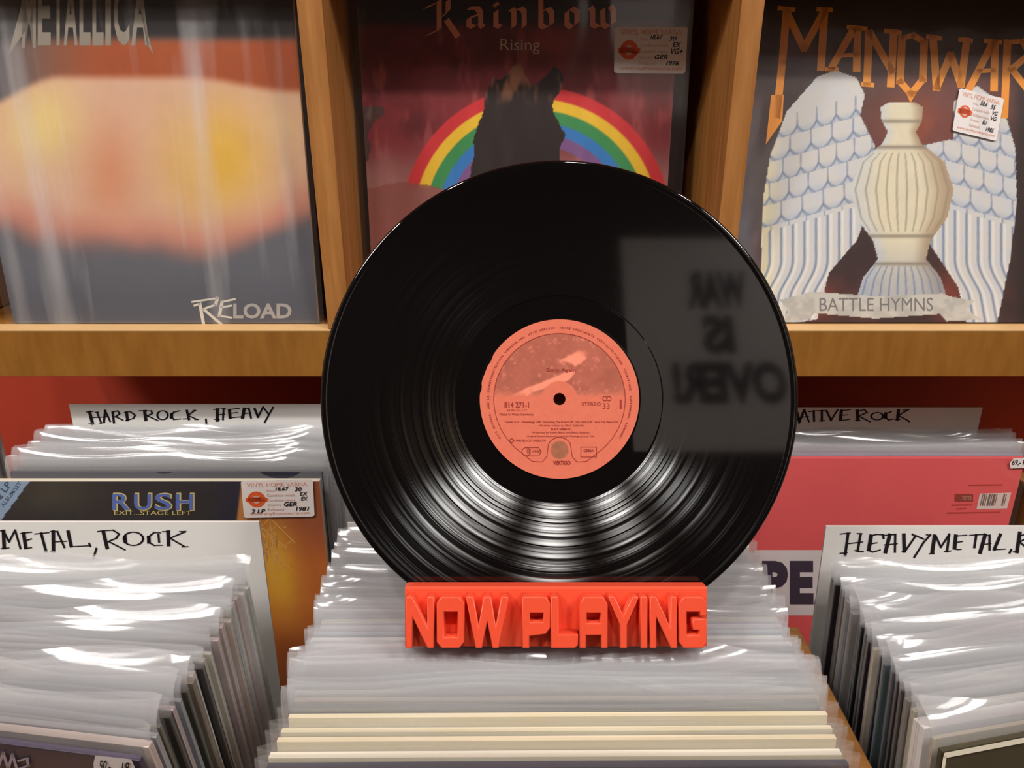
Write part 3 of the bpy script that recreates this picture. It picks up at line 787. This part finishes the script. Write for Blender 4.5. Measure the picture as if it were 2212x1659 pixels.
print_on('corner_lettering', [px_map(frR, slanted('2 LP', (2, 1080), (24, -33), 15, .02)), px_map(frR, slanted('ALBUM/SET', (8, 1096), (40, -52), 9, .01))], mat('corner_navy', (60, 84, 110), .5), Ru)
film_sheet('plastic_sleeve', .330, .322, Ru, -0.0012, 0.0002, 15)
sticker(Ru, frR, (520, 1039), (675.5, 1035.5), (527, 1119), [('18,67', .47, .71, .66, .82), ('30', .74, .70, .84, .81), ('EX', .81, .58, .92, .68), ('EX', .82, .45, .92, .55), ('GER', .58, .30, .76, .42), ('1981', .74, .17, .93, .28), ('2 LP', .11, .13, .31, .24)])

frP = Frame((0.4315, 0.742, BRZ), R(2.5))
Pj = thing('record_album', 'plain red album with barcode and a white box lettered PEARL, front of back right bin', 'album', frP.loc, frP.rot)
cover_box(Pj, .315, .315, .006, mat('red_cover_card', (232, 92, 94), 0.5, noise=0.06, scale=14), 'cover_board')
bx = [frP.px(u, v) for u, v in ((1630, 1188), (1640, 1329), (1990, 1329), (2010, 1188))]
print_on('white_box', [(bx, [(3, 2, 1, 0)])], mat('box_white', (226, 220, 222), 0.5), Pj)
navy = mat('title_navy', (52, 46, 66), 0.5)
tp = []
for ch, x0, x1 in (('P', 1646, 1702), ('E', 1706, 1757), ('A', 1758, 1818), ('R', 1824, 1880), ('L', 1886, 1930)):
    qa = fit_text(ch, x0, -1305, x1, -1211, .06); tp.append(px_map(frP, ([(a, -b) for a, b in qa[0]], qa[1])))
print_on('title_lettering', tp, navy, Pj, -.0006)
bc = [(2116, 1066), (2184, 1064), (2175, 1098), (2109, 1100)]
print_on('barcode_field', [([frP.px(*q) for q in bc], [(0, 1, 2, 3)])], mat('barcode_white', (226, 206, 198), .5), Pj)
bars = []
for x0, wd in ((2122, 2), (2126, 3), (2131, 1.5), (2136, 4), (2142, 2), (2146, 5), (2153, 1.5), (2168, 3), (2173, 1.5)):
    V = [(x0, 1067), (x0+wd, 1067), (x0+wd-6, 1092), (x0-6, 1092)]; bars.append(([frP.px(*q) for q in V], [(0, 1, 2, 3)]))
print_on('barcode_bars', bars, mat('barcode_grey', (120, 96, 92), .5), Pj, -.0006)
dk = mat('small_dark_print', (150, 56, 44), .5)
rows = [rrect(2062, 1067, 2102, 1083, 1.5)]
fr_rows = [px_map(frP, q) for q in rows]
print_on('logo_block', fr_rows, dk, Pj)
q1 = fit_text('stereo', 2078, -1080, 2098, -1070)
print_on('logo_text', [px_map(frP, ([(a, -b) for a, b in q1[0]], q1[1]))], mat('small_pale_print', (214, 150, 130), .5), Pj, -.0006)
ln = [[(2092, 1048), (2165, 1047)], [(2056, 1091), (2098, 1090)], [(2066, 1099), (2086, 1098)], [(2046, 1108), (2160, 1106)]]
print_on('small_print', [px_map(frP, strokes(ln, 3.5, .8))], mat('small_red_print', (190, 62, 52), .5), Pj)
film_sheet('plastic_sleeve', .326, .324, Pj, -0.0012, 0.0003, 17)
tg = [frP.px(u, v, -.0022) for u, v in ((2181, 1000), (2190, 990), (2226, 988), (2226, 1010), (2183, 1012))]
st = print_on('price_tag', [(tg, [tuple(range(5))])], M['sticker'], Pj, -.0022)
q = fit_text('69,- KS', 2186, -1006, 2224, -993, .01, .2)
print_on('handwriting', [px_map(frP, ([(a, -b) for a, b in q[0]], q[1]), y=-.0024)], M['ink'], st, -.0026)

# ------------------------------------------------------------------ divider cards
def zat(u, v, y):
    r = ray(u, v); return CAMZ + r.z*(y/r.y)
def xat(u, v, y):
    r = ray(u, v); return r.x*(y/r.y)
def card(label, x0, x1, ytop, ztop, zf, lean, ink, sx, ox, oy, w=1.0, yaw=0.0, iw=12):
    h = (ztop-zf)/math.cos(lean); yb = ytop-math.sin(lean)*h
    fr = Frame(((x0+x1)/2, yb, zf), lean, yaw)
    t = thing('divider_card', label, 'divider card', fr.loc, fr.rot, 'genre divider cards')
    box('card_sheet', -(x1-x0)/2, (x1-x0)/2, 0, .0016, 0, h, M['card'], t, 0.0003)
    if ink:
        print_on('handwriting', [px_map(fr, strokes(ink, iw, .42), sx, ox, None, oy)], M['ink'], t)
    return t, fr
T = 1.7
ink1 = [[(185, 118), (245, 112)], ([(212, 118), (238, 218)], T), [(205, 218), (250, 214)], [(235, 165), (330, 160)], [(262, 120), (292, 118)], [(275, 120), (312, 212)], [(298, 214), (330, 208)],
  ([(345, 105), (335, 205)], 1.2), [(345, 105), (388, 198)], [(330, 160), (375, 155)], ([(408, 118), (420, 208)], 1.2), [(402, 120), (450, 108), (470, 130), (440, 155), (415, 162)], [(435, 158), (498, 188)],
  ([(528, 120), (536, 188)], 1.5), [(508, 122), (560, 115), (602, 145), (585, 172), (520, 190)],
  [(632, 108), (700, 104)], ([(682, 110), (692, 185)], T), [(690, 108), (738, 108), (748, 130), (700, 152)], [(705, 150), (798, 192)],
  ell(835, 145, 45, 38), [(978, 108), (930, 120), (905, 150), (932, 182), (992, 176)], ([(912, 135), (910, 165)], T), ([(1042, 105), (1060, 180)], 1.3), [(1112, 104), (1050, 146), (1132, 182)], [(1010, 177), (1066, 172)], [(1092, 103), (1122, 103)], [(1108, 182), (1144, 180)],
  [(1205, 180), (1210, 226)], [(1268, 96), (1322, 90)], ([(1302, 95), (1302, 190)], T), [(1275, 180), (1322, 182)], [(1300, 142), (1366, 135)], [(1340, 88), (1372, 86)], [(1356, 88), (1350, 182)],
  ([(1405, 100), (1411, 166)], 1.6), [(1398, 97), (1492, 85)], [(1410, 130), (1472, 122)], [(1406, 168), (1502, 158)],
  ([(1532, 90), (1517, 166)], T), [(1530, 88), (1570, 85), (1590, 168)], [(1520, 132), (1590, 126)], ([(1620, 90), (1650, 160)], 1.3), [(1650, 160), (1692, 75), (1736, 132)], [(1778, 78), (1705, 208)]]
card('white divider card handwritten HARD ROCK, HEAVY in the back left bin', xat(150, 880, .752), xat(150, 880, .752)+.315, .752, zat(150, 873, .752), BLZ, R(3), ink1, 3.95, 140, 860, iw=17)
ink2 = [[(0, 100), (42, 100)], ([(30, 100), (36, 240)], T), [(10, 246), (76, 240)], [(32, 105), (76, 190), (126, 95), (170, 245)],
  ([(196, 120), (214, 240)], T), [(170, 122), (262, 110)], [(205, 182), (262, 166)], [(205, 246), (262, 238)], [(285, 126), (406, 114)], ([(340, 120), (381, 270)], 1.3),
  ([(440, 105), (442, 268)], T), [(414, 104), (472, 104), (532, 236)], [(440, 192), (552, 185)], [(420, 270), (456, 268)], ([(562, 105), (588, 226)], 1.6), [(588, 230), (746, 222)], [(735, 204), (746, 226)],
  [(796, 245), (770, 326)], [(804, 106), (850, 98)], ([(852, 105), (884, 240)], T), [(846, 100), (932, 94), (982, 125), (960, 160), (892, 188)], [(895, 188), (1032, 257)],
  ell(1100, 165, 80, 55), ([(1030, 150), (1034, 190)], T), [(1325, 116), (1270, 114), (1225, 150), (1226, 192), (1270, 220), (1342, 218)], ([(1226, 150), (1228, 194)], T), [(1306, 130), (1312, 192)],
  [(1338, 106), (1402, 104)], ([(1386, 105), (1390, 216)], T), [(1530, 106), (1402, 160), (1522, 230)], [(1478, 106), (1532, 103)], [(1498, 232), (1552, 230)]]
# the word before is outside the picture: the card simply goes on
card('white divider card handwritten METAL, ROCK in the left bin', -0.507, -0.1945, .4885, Zc-.3115, FLZ, R(3), ink2, 3.814, 0, 1120, iw=18)
ink3 = [[(268, 162), (376, 150)], ([(352, 155), (320, 390)], 1.2), [(265, 366), (342, 360)], [(335, 266), (508, 245)], [(445, 156), (502, 160)], ([(485, 160), (452, 342)], 1.1), [(424, 336), (514, 350)],
  ([(595, 180), (570, 330)], T), [(592, 182), (650, 166), (722, 170), (726, 206)], [(590, 266), (656, 254)], [(570, 332), (612, 352), (692, 330)],
  ([(792, 170), (746, 352)], T), [(735, 176), (850, 166), (846, 352)], [(735, 276), (872, 264)], ([(940, 168), (946, 345)], 1.6), [(920, 348), (950, 348), (1062, 186), (1030, 164)], [(1062, 176), (1152, 216)], [(1222, 170), (1150, 250), (1050, 408)], [(1178, 168), (1226, 176)],
  ([(1266, 180), (1240, 360)], T), [(1280, 188), (1332, 300), (1422, 164)], ([(1420, 166), (1396, 346)], 1.1), [(1368, 348), (1438, 340)], [(1208, 372), (1262, 366)],
  ([(1490, 180), (1476, 312)], T), [(1488, 182), (1608, 174)], [(1486, 252), (1562, 240)], [(1476, 318), (1512, 326), (1548, 322)], [(1634, 176), (1798, 164)], ([(1706, 170), (1686, 302)], 1.1),
  ([(1800, 170), (1746, 358)], T), [(1800, 176), (1846, 175), (1846, 328)], [(1768, 272), (1862, 264)], ([(1962, 168), (1896, 325)], 1.5), [(1896, 328), (2018, 320)], [(2076, 325), (2058, 362)],
  ([(2166, 150), (2136, 350)], T), [(2094, 350), (2152, 347)], [(2160, 182), (2230, 165), (2260, 195), (2165, 245), (2270, 335)]]
card('white divider card handwritten HEAVYMETAL at the back of the right bin', 0.2395, 0.5545, .483, Zc-.312, FLZ, R(5), ink3, 4.894, 1760, 1120, iw=24)
ink4 = [([(345, 465), (316, 535)], 1.3), [(345, 465), (370, 530)], [(325, 507), (368, 500)], [(305, 470), (322, 532)], [(280, 530), (282, 468), (318, 532)],
  [(365, 476), (422, 470)], ([(396, 472), (398, 526)], 1.2), ([(440, 470), (440, 525)], 1.2), [(425, 470), (456, 468)], [(425, 526), (456, 523)], ([(465, 470), (490, 522)], 1.2), [(490, 522), (526, 465)],
  ([(546, 470), (541, 520)], T), [(543, 469), (596, 465)], [(543, 496), (581, 492)], [(540, 523), (592, 518)], ([(632, 470), (636, 522)], T), [(624, 473), (672, 465), (686, 480), (640, 499), (702, 531)], [(622, 523), (648, 522)],
  ell(740, 500, 32, 20), [(818, 475), (790, 485), (785, 505), (802, 521), (832, 515)], ([(787, 485), (786, 508)], T), ([(856, 468), (851, 518)], T), [(906, 466), (856, 496), (912, 526)], [(838, 519), (868, 517)], [(878, 467), (916, 465)], [(908, 526), (914, 530)],
  ([(60, 535), (85, 468)], 1.3), [(85, 468), (108, 535)], [(70, 508), (102, 505)], ([(122, 468), (122, 530)], 1.3), [(122, 530), (150, 528)], [(148, 470), (192, 468)], ([(170, 470), (170, 530)], 1.2),
  ([(202, 470), (202, 530)], T), [(202, 470), (228, 468)], [(202, 500), (224, 498)], [(202, 530), (230, 528)], ([(240, 470), (242, 530)], T), [(240, 470), (264, 474), (262, 494), (243, 500), (270, 530)]]
card('white divider card handwritten ALTERNATIVE ROCK in the back right bin', xat(2123, 880, .805)-.315, xat(2123, 880, .805), .805, zat(2123, 880, .805), BRZ, R(3), ink4, 2.513, 1600, 700, iw=10.5)
ink5 = [([(800, 1197), (815, 1196)], 1), ([(815, 1172), (815, 1200)], T), [(840, 1172), (840, 1198)], [(815, 1186), (840, 1185)], ell(868, 1185, 12, 13), [(905, 1174), (890, 1180), (892, 1194), (908, 1197)]]
card('plain white divider card at the back of the centre bin, beside the record', -0.136, 0.187, .5245, Zc-.3355, FLZ, R(4), ink5, 1, 0, 0, iw=4)
card('white divider card at the far left picture edge, in the back row', -0.925, -0.612, .800, zat(10, 875, .80), BLZ, R(3), None, 1, 0, 0)

# ================================================================== STANDING RECORD
rc = at_depth(1208.5, 862, ZR)
frV = Frame(rc, PITCH)
vr = thing('vinyl_record', 'black vinyl record with orange paper label standing upright in the red stand', 'record', frV.loc, frV.rot)
m, nt, p, outn = newmat('black_vinyl'); nt.nodes.remove(p)
N = nt.nodes.new; L = nt.links.new
tc = N('ShaderNodeTexCoord'); sep = N('ShaderNodeSeparateXYZ'); L(tc.outputs['Object'], sep.inputs[0])
cmb = N('ShaderNodeCombineXYZ'); L(sep.outputs['X'], cmb.inputs['X']); L(sep.outputs['Z'], cmb.inputs['Z'])
ln_ = N('ShaderNodeVectorMath'); ln_.operation = 'LENGTH'; L(cmb.outputs[0], ln_.inputs[0])
nrm = N('ShaderNodeVectorMath'); nrm.operation = 'NORMALIZE'; L(cmb.outputs[0], nrm.inputs[0])
vt = N('ShaderNodeVectorTransform'); vt.vector_type = 'VECTOR'; vt.convert_from = 'OBJECT'; vt.convert_to = 'WORLD'; L(nrm.outputs[0], vt.inputs[0])
geo = N('ShaderNodeNewGeometry')
def tilt(deg):
    s = N('ShaderNodeVectorMath'); s.operation = 'SCALE'; s.inputs['Scale'].default_value = math.tan(R(deg)); L(vt.outputs[0], s.inputs[0])
    a = N('ShaderNodeVectorMath'); a.operation = 'ADD'; L(geo.outputs['Normal'], a.inputs[0]); L(s.outputs[0], a.inputs[1])
    n = N('ShaderNodeVectorMath'); n.operation = 'NORMALIZE'; L(a.outputs[0], n.inputs[0]); return n
def rmask(a, b, soft=.0006):
    m1 = N('ShaderNodeMapRange'); m1.inputs[1].default_value = a; m1.inputs[2].default_value = a+soft; L(ln_.outputs['Value'], m1.inputs[0])
    m2 = N('ShaderNodeMapRange'); m2.inputs[1].default_value = b; m2.inputs[2].default_value = b+soft; m2.inputs[3].default_value = 1; m2.inputs[4].default_value = 0; L(ln_.outputs['Value'], m2.inputs[0])
    q = N('ShaderNodeMath'); q.operation = 'MULTIPLY'; L(m1.outputs[0], q.inputs[0]); L(m2.outputs[0], q.inputs[1]); return q
base = N('ShaderNodeBsdfPrincipled'); base.inputs['Base Color'].default_value = (.0025, .0022, .0022, 1); base.inputs['IOR'].default_value = 1.5
groove = rmask(.0652, .1462)
# track gaps
gaps = None
for a in (.0775, .0925, .1085, .1265):
    g = rmask(a, a+.0009, .0003); inv = N('ShaderNodeMath'); inv.operation = 'SUBTRACT'; inv.inputs[0].default_value = 1; L(g.outputs[0], inv.inputs[1])
    q = N('ShaderNodeMath'); q.operation = 'MULTIPLY'; L((gaps or groove).outputs[0], q.inputs[0]); L(inv.outputs[0], q.inputs[1]); gaps = q
# loudness bands: the cut varies with the radius
wn = N('ShaderNodeTexNoise'); wn.noise_dimensions = '1D'; wn.inputs['Scale'].default_value = 300; wn.inputs['Detail'].default_value = 5; wn.inputs['Roughness'].default_value = .75
L(ln_.outputs['Value'], wn.inputs['W'])
wr = N('ShaderNodeMapRange'); wr.inputs[1].default_value = .42; wr.inputs[2].default_value = .60; wr.inputs[3].default_value = .03; wr.inputs[4].default_value = 1.0; L(wn.outputs['Fac'], wr.inputs[0])
gm_ = N('ShaderNodeMath'); gm_.operation = 'MULTIPLY'; fo = N('ShaderNodeMapRange'); fo.inputs[1].default_value = .085; fo.inputs[2].default_value = .135; fo.inputs[3].default_value = 1; fo.inputs[4].default_value = .12; L(ln_.outputs['Value'], fo.inputs[0])
gf = N('ShaderNodeMath'); gf.operation = 'MULTIPLY'; L(gaps.outputs[0], gf.inputs[0]); L(fo.outputs[0], gf.inputs[1])
L(gf.outputs[0], gm_.inputs[0]); L(wr.outputs[0], gm_.inputs[1])
rr = N('ShaderNodeMapRange'); rr.inputs[3].default_value = .03; rr.inputs[4].default_value = .06; L(groove.outputs[0], rr.inputs[0]); L(rr.outputs[0], base.inputs['Roughness'])
g1 = N('ShaderNodeBsdfGlossy'); g1.inputs['Color'].default_value = (.42, .42, .42, 1); g1.inputs['Roughness'].default_value = .205; g1.inputs['Anisotropy'].default_value = .0; L(vt.outputs[0], g1.inputs['Tangent']); g1.distribution = 'BECKMANN'; tl_ = tilt(-28.5)
# the groove wall angle wanders a little from turn to turn
w2 = N('ShaderNodeTexNoise'); w2.noise_dimensions = '1D'; w2.inputs['Scale'].default_value = 260; w2.inputs['Detail'].default_value = 4
L(ln_.outputs['Value'], w2.inputs['W'])
wm = N('ShaderNodeMapRange'); wm.inputs[1].default_value = .3; wm.inputs[2].default_value = .7; wm.inputs[3].default_value = -math.tan(R(25.5)); wm.inputs[4].default_value = -math.tan(R(31)); L(w2.outputs['Fac'], wm.inputs[0])
sc_ = tl_.inputs[0].links[0].from_node.inputs[1].links[0].from_node; L(wm.outputs[0], sc_.inputs['Scale'])
L(tl_.outputs[0], g1.inputs['Normal'])
g2 = N('ShaderNodeBsdfGlossy'); g2.inputs['Color'].default_value = (.004, .004, .004, 1); g2.inputs['Roughness'].default_value = .3; L(tilt(24).outputs[0], g2.inputs['Normal'])
ad = N('ShaderNodeAddShader'); L(g1.outputs[0], ad.inputs[0]); L(g2.outputs[0], ad.inputs[1])
mf = N('ShaderNodeMath'); mf.operation = 'MULTIPLY'; mf.inputs[1].default_value = .12; L(gm_.outputs[0], mf.inputs[0])
mx = N('ShaderNodeMixShader'); L(mf.outputs[0], mx.inputs[0]); L(base.outputs[0], mx.inputs[1]); L(ad.outputs[0], mx.inputs[2])
L(mx.outputs[0], outn.inputs['Surface'])
M['vinyl'] = m
prof = [(.0036, 0), (.0500, 0), (.0504, 0), (.0510, .0003), (.0513, .0003), (.0642, .0003), (.0645, .0003), (.0652, .0005), (.0655, .0005), (.1451, .0005), (.1455, .0005), (.1462, .0003), (.1470, .00005), (.1478, -.0001), (.1486, -.0001), (.1492, .00005), (.1497, .0003), (.1501, .0007), (.1503, .0012), (.1501, .0017), (.1496, .0022), (.1486, .0024), (.0036, .0024), (.0036, 0)]
V, Fc = lathe(prof, 360)
disc = mesh('vinyl_disc', [(x, z, y) for x, y, z in V], Fc, M['vinyl'], vr, True)
bm = bmesh.new(); bm.from_mesh(disc.data); bmesh.ops.recalc_face_normals(bm, faces=bm.faces); bm.to_mesh(disc.data); bm.free()
for p_ in disc.data.polygons: p_.use_smooth = True
# label: polar grid with printed colours
nr, na = 72, 240; V, Fc, UV = [], [], []
for i in range(nr):
    r = .0038+(.0500-.0038)*i/(nr-1)
    for j in range(na):
        t = 2*math.pi*j/na; rr_ = r
        if i == nr-1:
            d = math.degrees(t); chip = .0011*math.exp(-((d-151)/3)**2)+.0009*math.exp(-((d-172)/2.5)**2)+.0005*math.exp(-((d-160)/5)**2)
            rr_ = r-chip
        V.append((rr_*math.cos(t), -.0003, rr_*math.sin(t)))
for i in range(nr-1):
    for j in range(na):
        k = (j+1) % na; Fc.append((i*na+j, i*na+k, (i+1)*na+k, (i+1)*na+j)[::-1])
Vn = np.array(V)
def artL(x, z):
    u, v = x*1e3, z*1e3; n = fbm(u+60, v+60, 9, 71); n2 = fbm(u+60, v+60, 2.5, 81)
    C = np.zeros(x.shape+(3,)); C[:] = (212, 112, 88)
    r = np.hypot(u, v)
    top = (r < 41) & (v > 0.6+2.2*n) & (r > 11.5)
    C = lay(C, (176, 98, 80), top*1.0); C = lay(C, (150, 82, 66), top*(n-.3)*1.1)
    C = lay(C, (222, 126, 102), top*sm(.62, .8, n2)*0.6)
    cl = np.exp(-(((v-14-0.42*(u-2)+3*(n-.5))/3.2)**2))*sm(-44, -20, u)*sm(14, 6, u)+np.exp(-(((u-6-6*n)/12)**2+((v-24-0.2*u+9*(n-.5))/3.6)**2))
    C = lay(C, (236, 142, 116), top*sm(.35, .8, cl*(0.6+0.8*n)))
    C = lay(C, (214, 118, 92), top*sm(7, 1, v+7*n2-3)*0.8)
    b = np.hypot(u, v+32)
    C = lay(C, (134, 92, 66), sm(5.9, 5.4, b)*(1-0.5*n2))
    return C+(n2[..., None]-.5)*8
lab = mesh('paper_label', V, [f[::-1] for f in Fc], None, vr)
lab.data.materials.append(M['label_print']); set_print(lab.data, artL(Vn[:, 0], Vn[:, 2]))
lab['label'] = 'salmon orange paper label with catalogue text and landscape print'
mm = lambda q: ([(a*1e-3, b*1e-3) for a, b in q[0]], q[1])
def ctext(s, cx, cz, w, h, bold=0): return fit_text(s, cx-w/2, cz-h/2, cx+w/2, cz+h/2, bold)
K = 1/3.44    # millimetres per photo pixel on the label
def lt(s, u0, v0, u1, v1, bold=0): return fit_text(s, (u0-1210)*K, (862-v1)*K, (u1-1210)*K, (862-v0)*K, bold)
tx = [lt('814 271-1', 1091, 868, 1144, 881, .02), lt('AA 814 271-1 1Y', 1096, 884, 1140, 888), lt('Made in West Germany', 1081, 892, 1154, 899),
      lt('STEREO', 1258, 869, 1299, 876), lt('33', 1303, 871, 1318, 883), lt('1', 1340, 863, 1344, 883, .02),
      lt('Trashed 4:16 · Stonehenge 1:58 · Disturbing The Priest 5:49 · The Dark 0:45 · Zero The Hero 7:35', 1091, 909, 1336, 914.5, .01),
      lt('(All titles written by Black Sabbath)', 1165, 917, 1262, 922), lt('BLACK SABBATH', 1192, 924, 1233, 929, .02),
      lt('Produced by Robin Black and Black Sabbath', 1152, 932, 1274, 937), lt('Original Sound Recording made by Phonogram Ltd. U.K.', 1140, 940, 1286, 945),
      lt('P 1983 BLACK SABBATH', 1110, 949, 1180, 954), lt('1983', 1152, 972, 1170, 978), lt('LC', 1140, 970, 1148, 979, .02), lt('GEMA', 1262, 970, 1284, 976, .01), lt('Born Again', 1182, 795, 1245, 805, .01), lt('VERTIGO', 1196, 995, 1234, 1004, .04)]
ring = 'ALLE URHEBER- UND LEISTUNGSSCHUTZRECHTE VORBEHALTEN. KEIN VERLEIH! KEINE UNERLAUBTE VERVIELFÄLTIGUNG, VERMIETUNG, AUFFÜHRUNG, SENDUNG!'
a0, a1 = 213.0, -33.0
for i, ch in enumerate(ring):
    if ch == ' ': continue
    a = math.radians(a0+(a1-a0)*i/(len(ring)-1)); V_, F_ = text_raw(ch, .02)
    if len(V_) == 0: continue
    V2 = V_.copy(); V2[:, 0] -= (V2[:, 0].min()+V2[:, 0].max())/2; V2 *= 1.75
    ca, sa = math.cos(a-math.pi/2), math.sin(a-math.pi/2)
    tx.append(([(44.2*math.cos(a)+x*ca-y*sa, 44.2*math.sin(a)+x*sa+y*ca) for x, y in V2], F_))
print_on('label_lettering', [mm(q) for q in tx], M['label_ink'], lab, -.0005)
ls = [ell(0, 0, 41.2, 41.2, 90, -52, 232), [(-25.4, -32.5), (-17, -39), (-11, -39.5), (-8, -36), (-7, -29)], ell(0, -30, 7.2, 6, 16, 10, 170), [(7, -29), (8, -36), (11, -39.5), (17, -39), (25.4, -32.5)],
      [(13.4, -30), (23.2, -30), (23.2, -36.3), (13.4, -36.3), (13.4, -30)], ell(-21, -33, 2.6, 2.6, 14), [(-21, -30.4), (-13, -30.4), (-11.5, -33), (-13, -35.6), (-21, -35.6)],
      ell(28.5, -1.2+1.5, 1.4, 1.4, 12), ell(31, -1.2+1.5, 1.4, 1.4, 12), ell(-30, -26, 1.2, 1.2, 12)]
print_on('label_rules', [mm(strokes(ls, .40, .9))], M['label_ink'], lab, -.0005)

# ------------------------------------------------------------------ stand
ZS = 0.4525
frS = Frame(at_depth(1201, 1268, ZS), PITCH)
stn = thing('record_stand', 'orange-red plastic record stand with raised NOW PLAYING letters', 'stand', frS.loc, frS.rot)
hwid = (1527-875)/2/F*ZS; zb = -(1394-1268)/F*ZS
dS = (ZR-ZS)
y1, y2 = dS-.0008, dS+.0036
pr = [(0, zb), (0, -.0012), (.0012, 0), (y1-.0006, 0), (y1, -.0006), (y1, zb+.003), (y2, zb+.003), (y2, -.0006), (y2+.0006, 0), (.036, 0), (.036, zb)]
zsl = zb-.0026
pr[5] = (y1, zsl); pr[6] = (y2, zsl); pr[0] = (0, zb-.0006); pr[10] = (.036, zb-.004); pr.insert(11, (y1, zb-.004))
n = len(pr); V = [(-hwid, a, b) for a, b in pr]+[(hwid, a, b) for a, b in pr]
Fc = [(i, (i+1) % n, n+(i+1) % n, n+i) for i in range(n)]
me = bpy.data.meshes.new('stand_body'); bm = bmesh.new(); vs = [bm.verts.new(v) for v in V]
for f in Fc: bm.faces.new([vs[i] for i in f])
bm.faces.new(vs[:n]); bm.faces.new(vs[n:][::-1]); bmesh.ops.recalc_face_normals(bm, faces=bm.faces); bmesh.ops.triangulate(bm, faces=[f for f in bm.faces if len(f.verts) > 4]); bm.to_mesh(me); bm.free()
link_mesh('stand_body', me, M['orange_plastic'], stn)
G = {
 'N': [[(0, 0), (0, 1), (.22, 1), (.78, .36), (.78, 1), (1, 1), (1, 0), (.78, 0), (.22, .64), (.22, 0)]],
 'O': [[(.18, 0), (0, .12), (0, .88), (.18, 1), (.82, 1), (1, .88), (1, .12), (.82, 0)], [(.25, .20), (.77, .20), (.77, .72), (.25, .72)]],
 'W': [[(0, 1), (.16, 1), (.29, .36), (.42, 1), (.58, 1), (.70, .36), (.84, 1), (1, 1), (.77, 0), (.63, 0), (.5, .56), (.37, 0), (.23, 0)]],
 'P': [[(0, 0), (0, 1), (.85, 1), (1, .88), (1, .40), (.85, .28), (.24, .24), (.24, 0)], [(.26, .5), (.76, .5), (.76, .70), (.26, .70)]],
 'L': [[(0, 0), (0, 1), (.27, 1), (.27, .26), (1, .26), (1, .06), (.9, 0)]],
 'A': [[(0, 0), (0, .86), (.15, 1), (.85, 1), (1, .86), (1, 0), (.78, 0), (.78, .26), (.22, .26), (.22, 0)], [(.24, .48), (.76, .48), (.76, .70), (.24, .70)]],
 'Y': [[(0, 1), (.2, 1), (.5, .62), (.8, 1), (1, 1), (.61, .46), (.61, 0), (.39, 0), (.39, .46)]],
 'I': [[(0, 0), (0, 1), (1, 1), (1, 0)]],
 'G': [[(.16, 0), (0, .12), (0, .88), (.16, 1), (.85, 1), (1, .9), (1, .64), (.76, .64), (.76, .72), (.26, .72), (.26, .24), (.74, .24), (.74, .36), (.5, .36), (.5, .56), (1, .56), (1, .12), (.86, 0)]]}
dep = .0095
ZL = ZS-dep
def letter(ch, u0, u1, v0=1290, v1=1399):
    a = at_depth(u0, v1, ZL); b = at_depth(u1, v0, ZL); A_ = frS.inv @ a; B_ = frS.inv @ b
    cu = bpy.data.curves.new('letter', 'CURVE'); cu.dimensions = '2D'; cu.fill_mode = 'BOTH'; cu.extrude = dep/2+.0005; cu.bevel_depth = .0006; cu.bevel_resolution = 1; cu.offset = -.0004
    for poly in G[ch]:
        s = cu.splines.new('POLY'); s.points.add(len(poly)-1); s.use_cyclic_u = True
        for pt, (x, z) in zip(s.points, poly): pt.co = (A_.x+x*(B_.x-A_.x), A_.z+z*(B_.z-A_.z), 0, 1)
    o = bpy.data.objects.new('t', cu); _tmp.objects.link(o); dg = bpy.context.evaluated_depsgraph_get(); dg.update()
    me = bpy.data.meshes.new_from_object(o.evaluated_get(dg)); bpy.data.objects.remove(o)
    me.transform(Matrix(((1, 0, 0, 0), (0, 0, -1, -dep/2+.0005), (0, 1, 0, 0), (0, 0, 0, 1))))
    me.name = 'letter'; link_mesh('letter', me, M['orange_plastic'], stn)
for ch, x0, x1 in (('N', 55, 243), ('O', 265, 450), ('W', 465, 752), ('P', 850, 1036), ('L', 1044, 1226), ('A', 1240, 1428), ('Y', 1436, 1640), ('I', 1656, 1700), ('N', 1720, 1902), ('G', 1918, 2105)):
    letter(ch, 860+x0/3.16, 860+x1/3.16)

COL.children.unlink(_tmp); bpy.data.collections.remove(_tmp)
for m_ in M.values(): pass
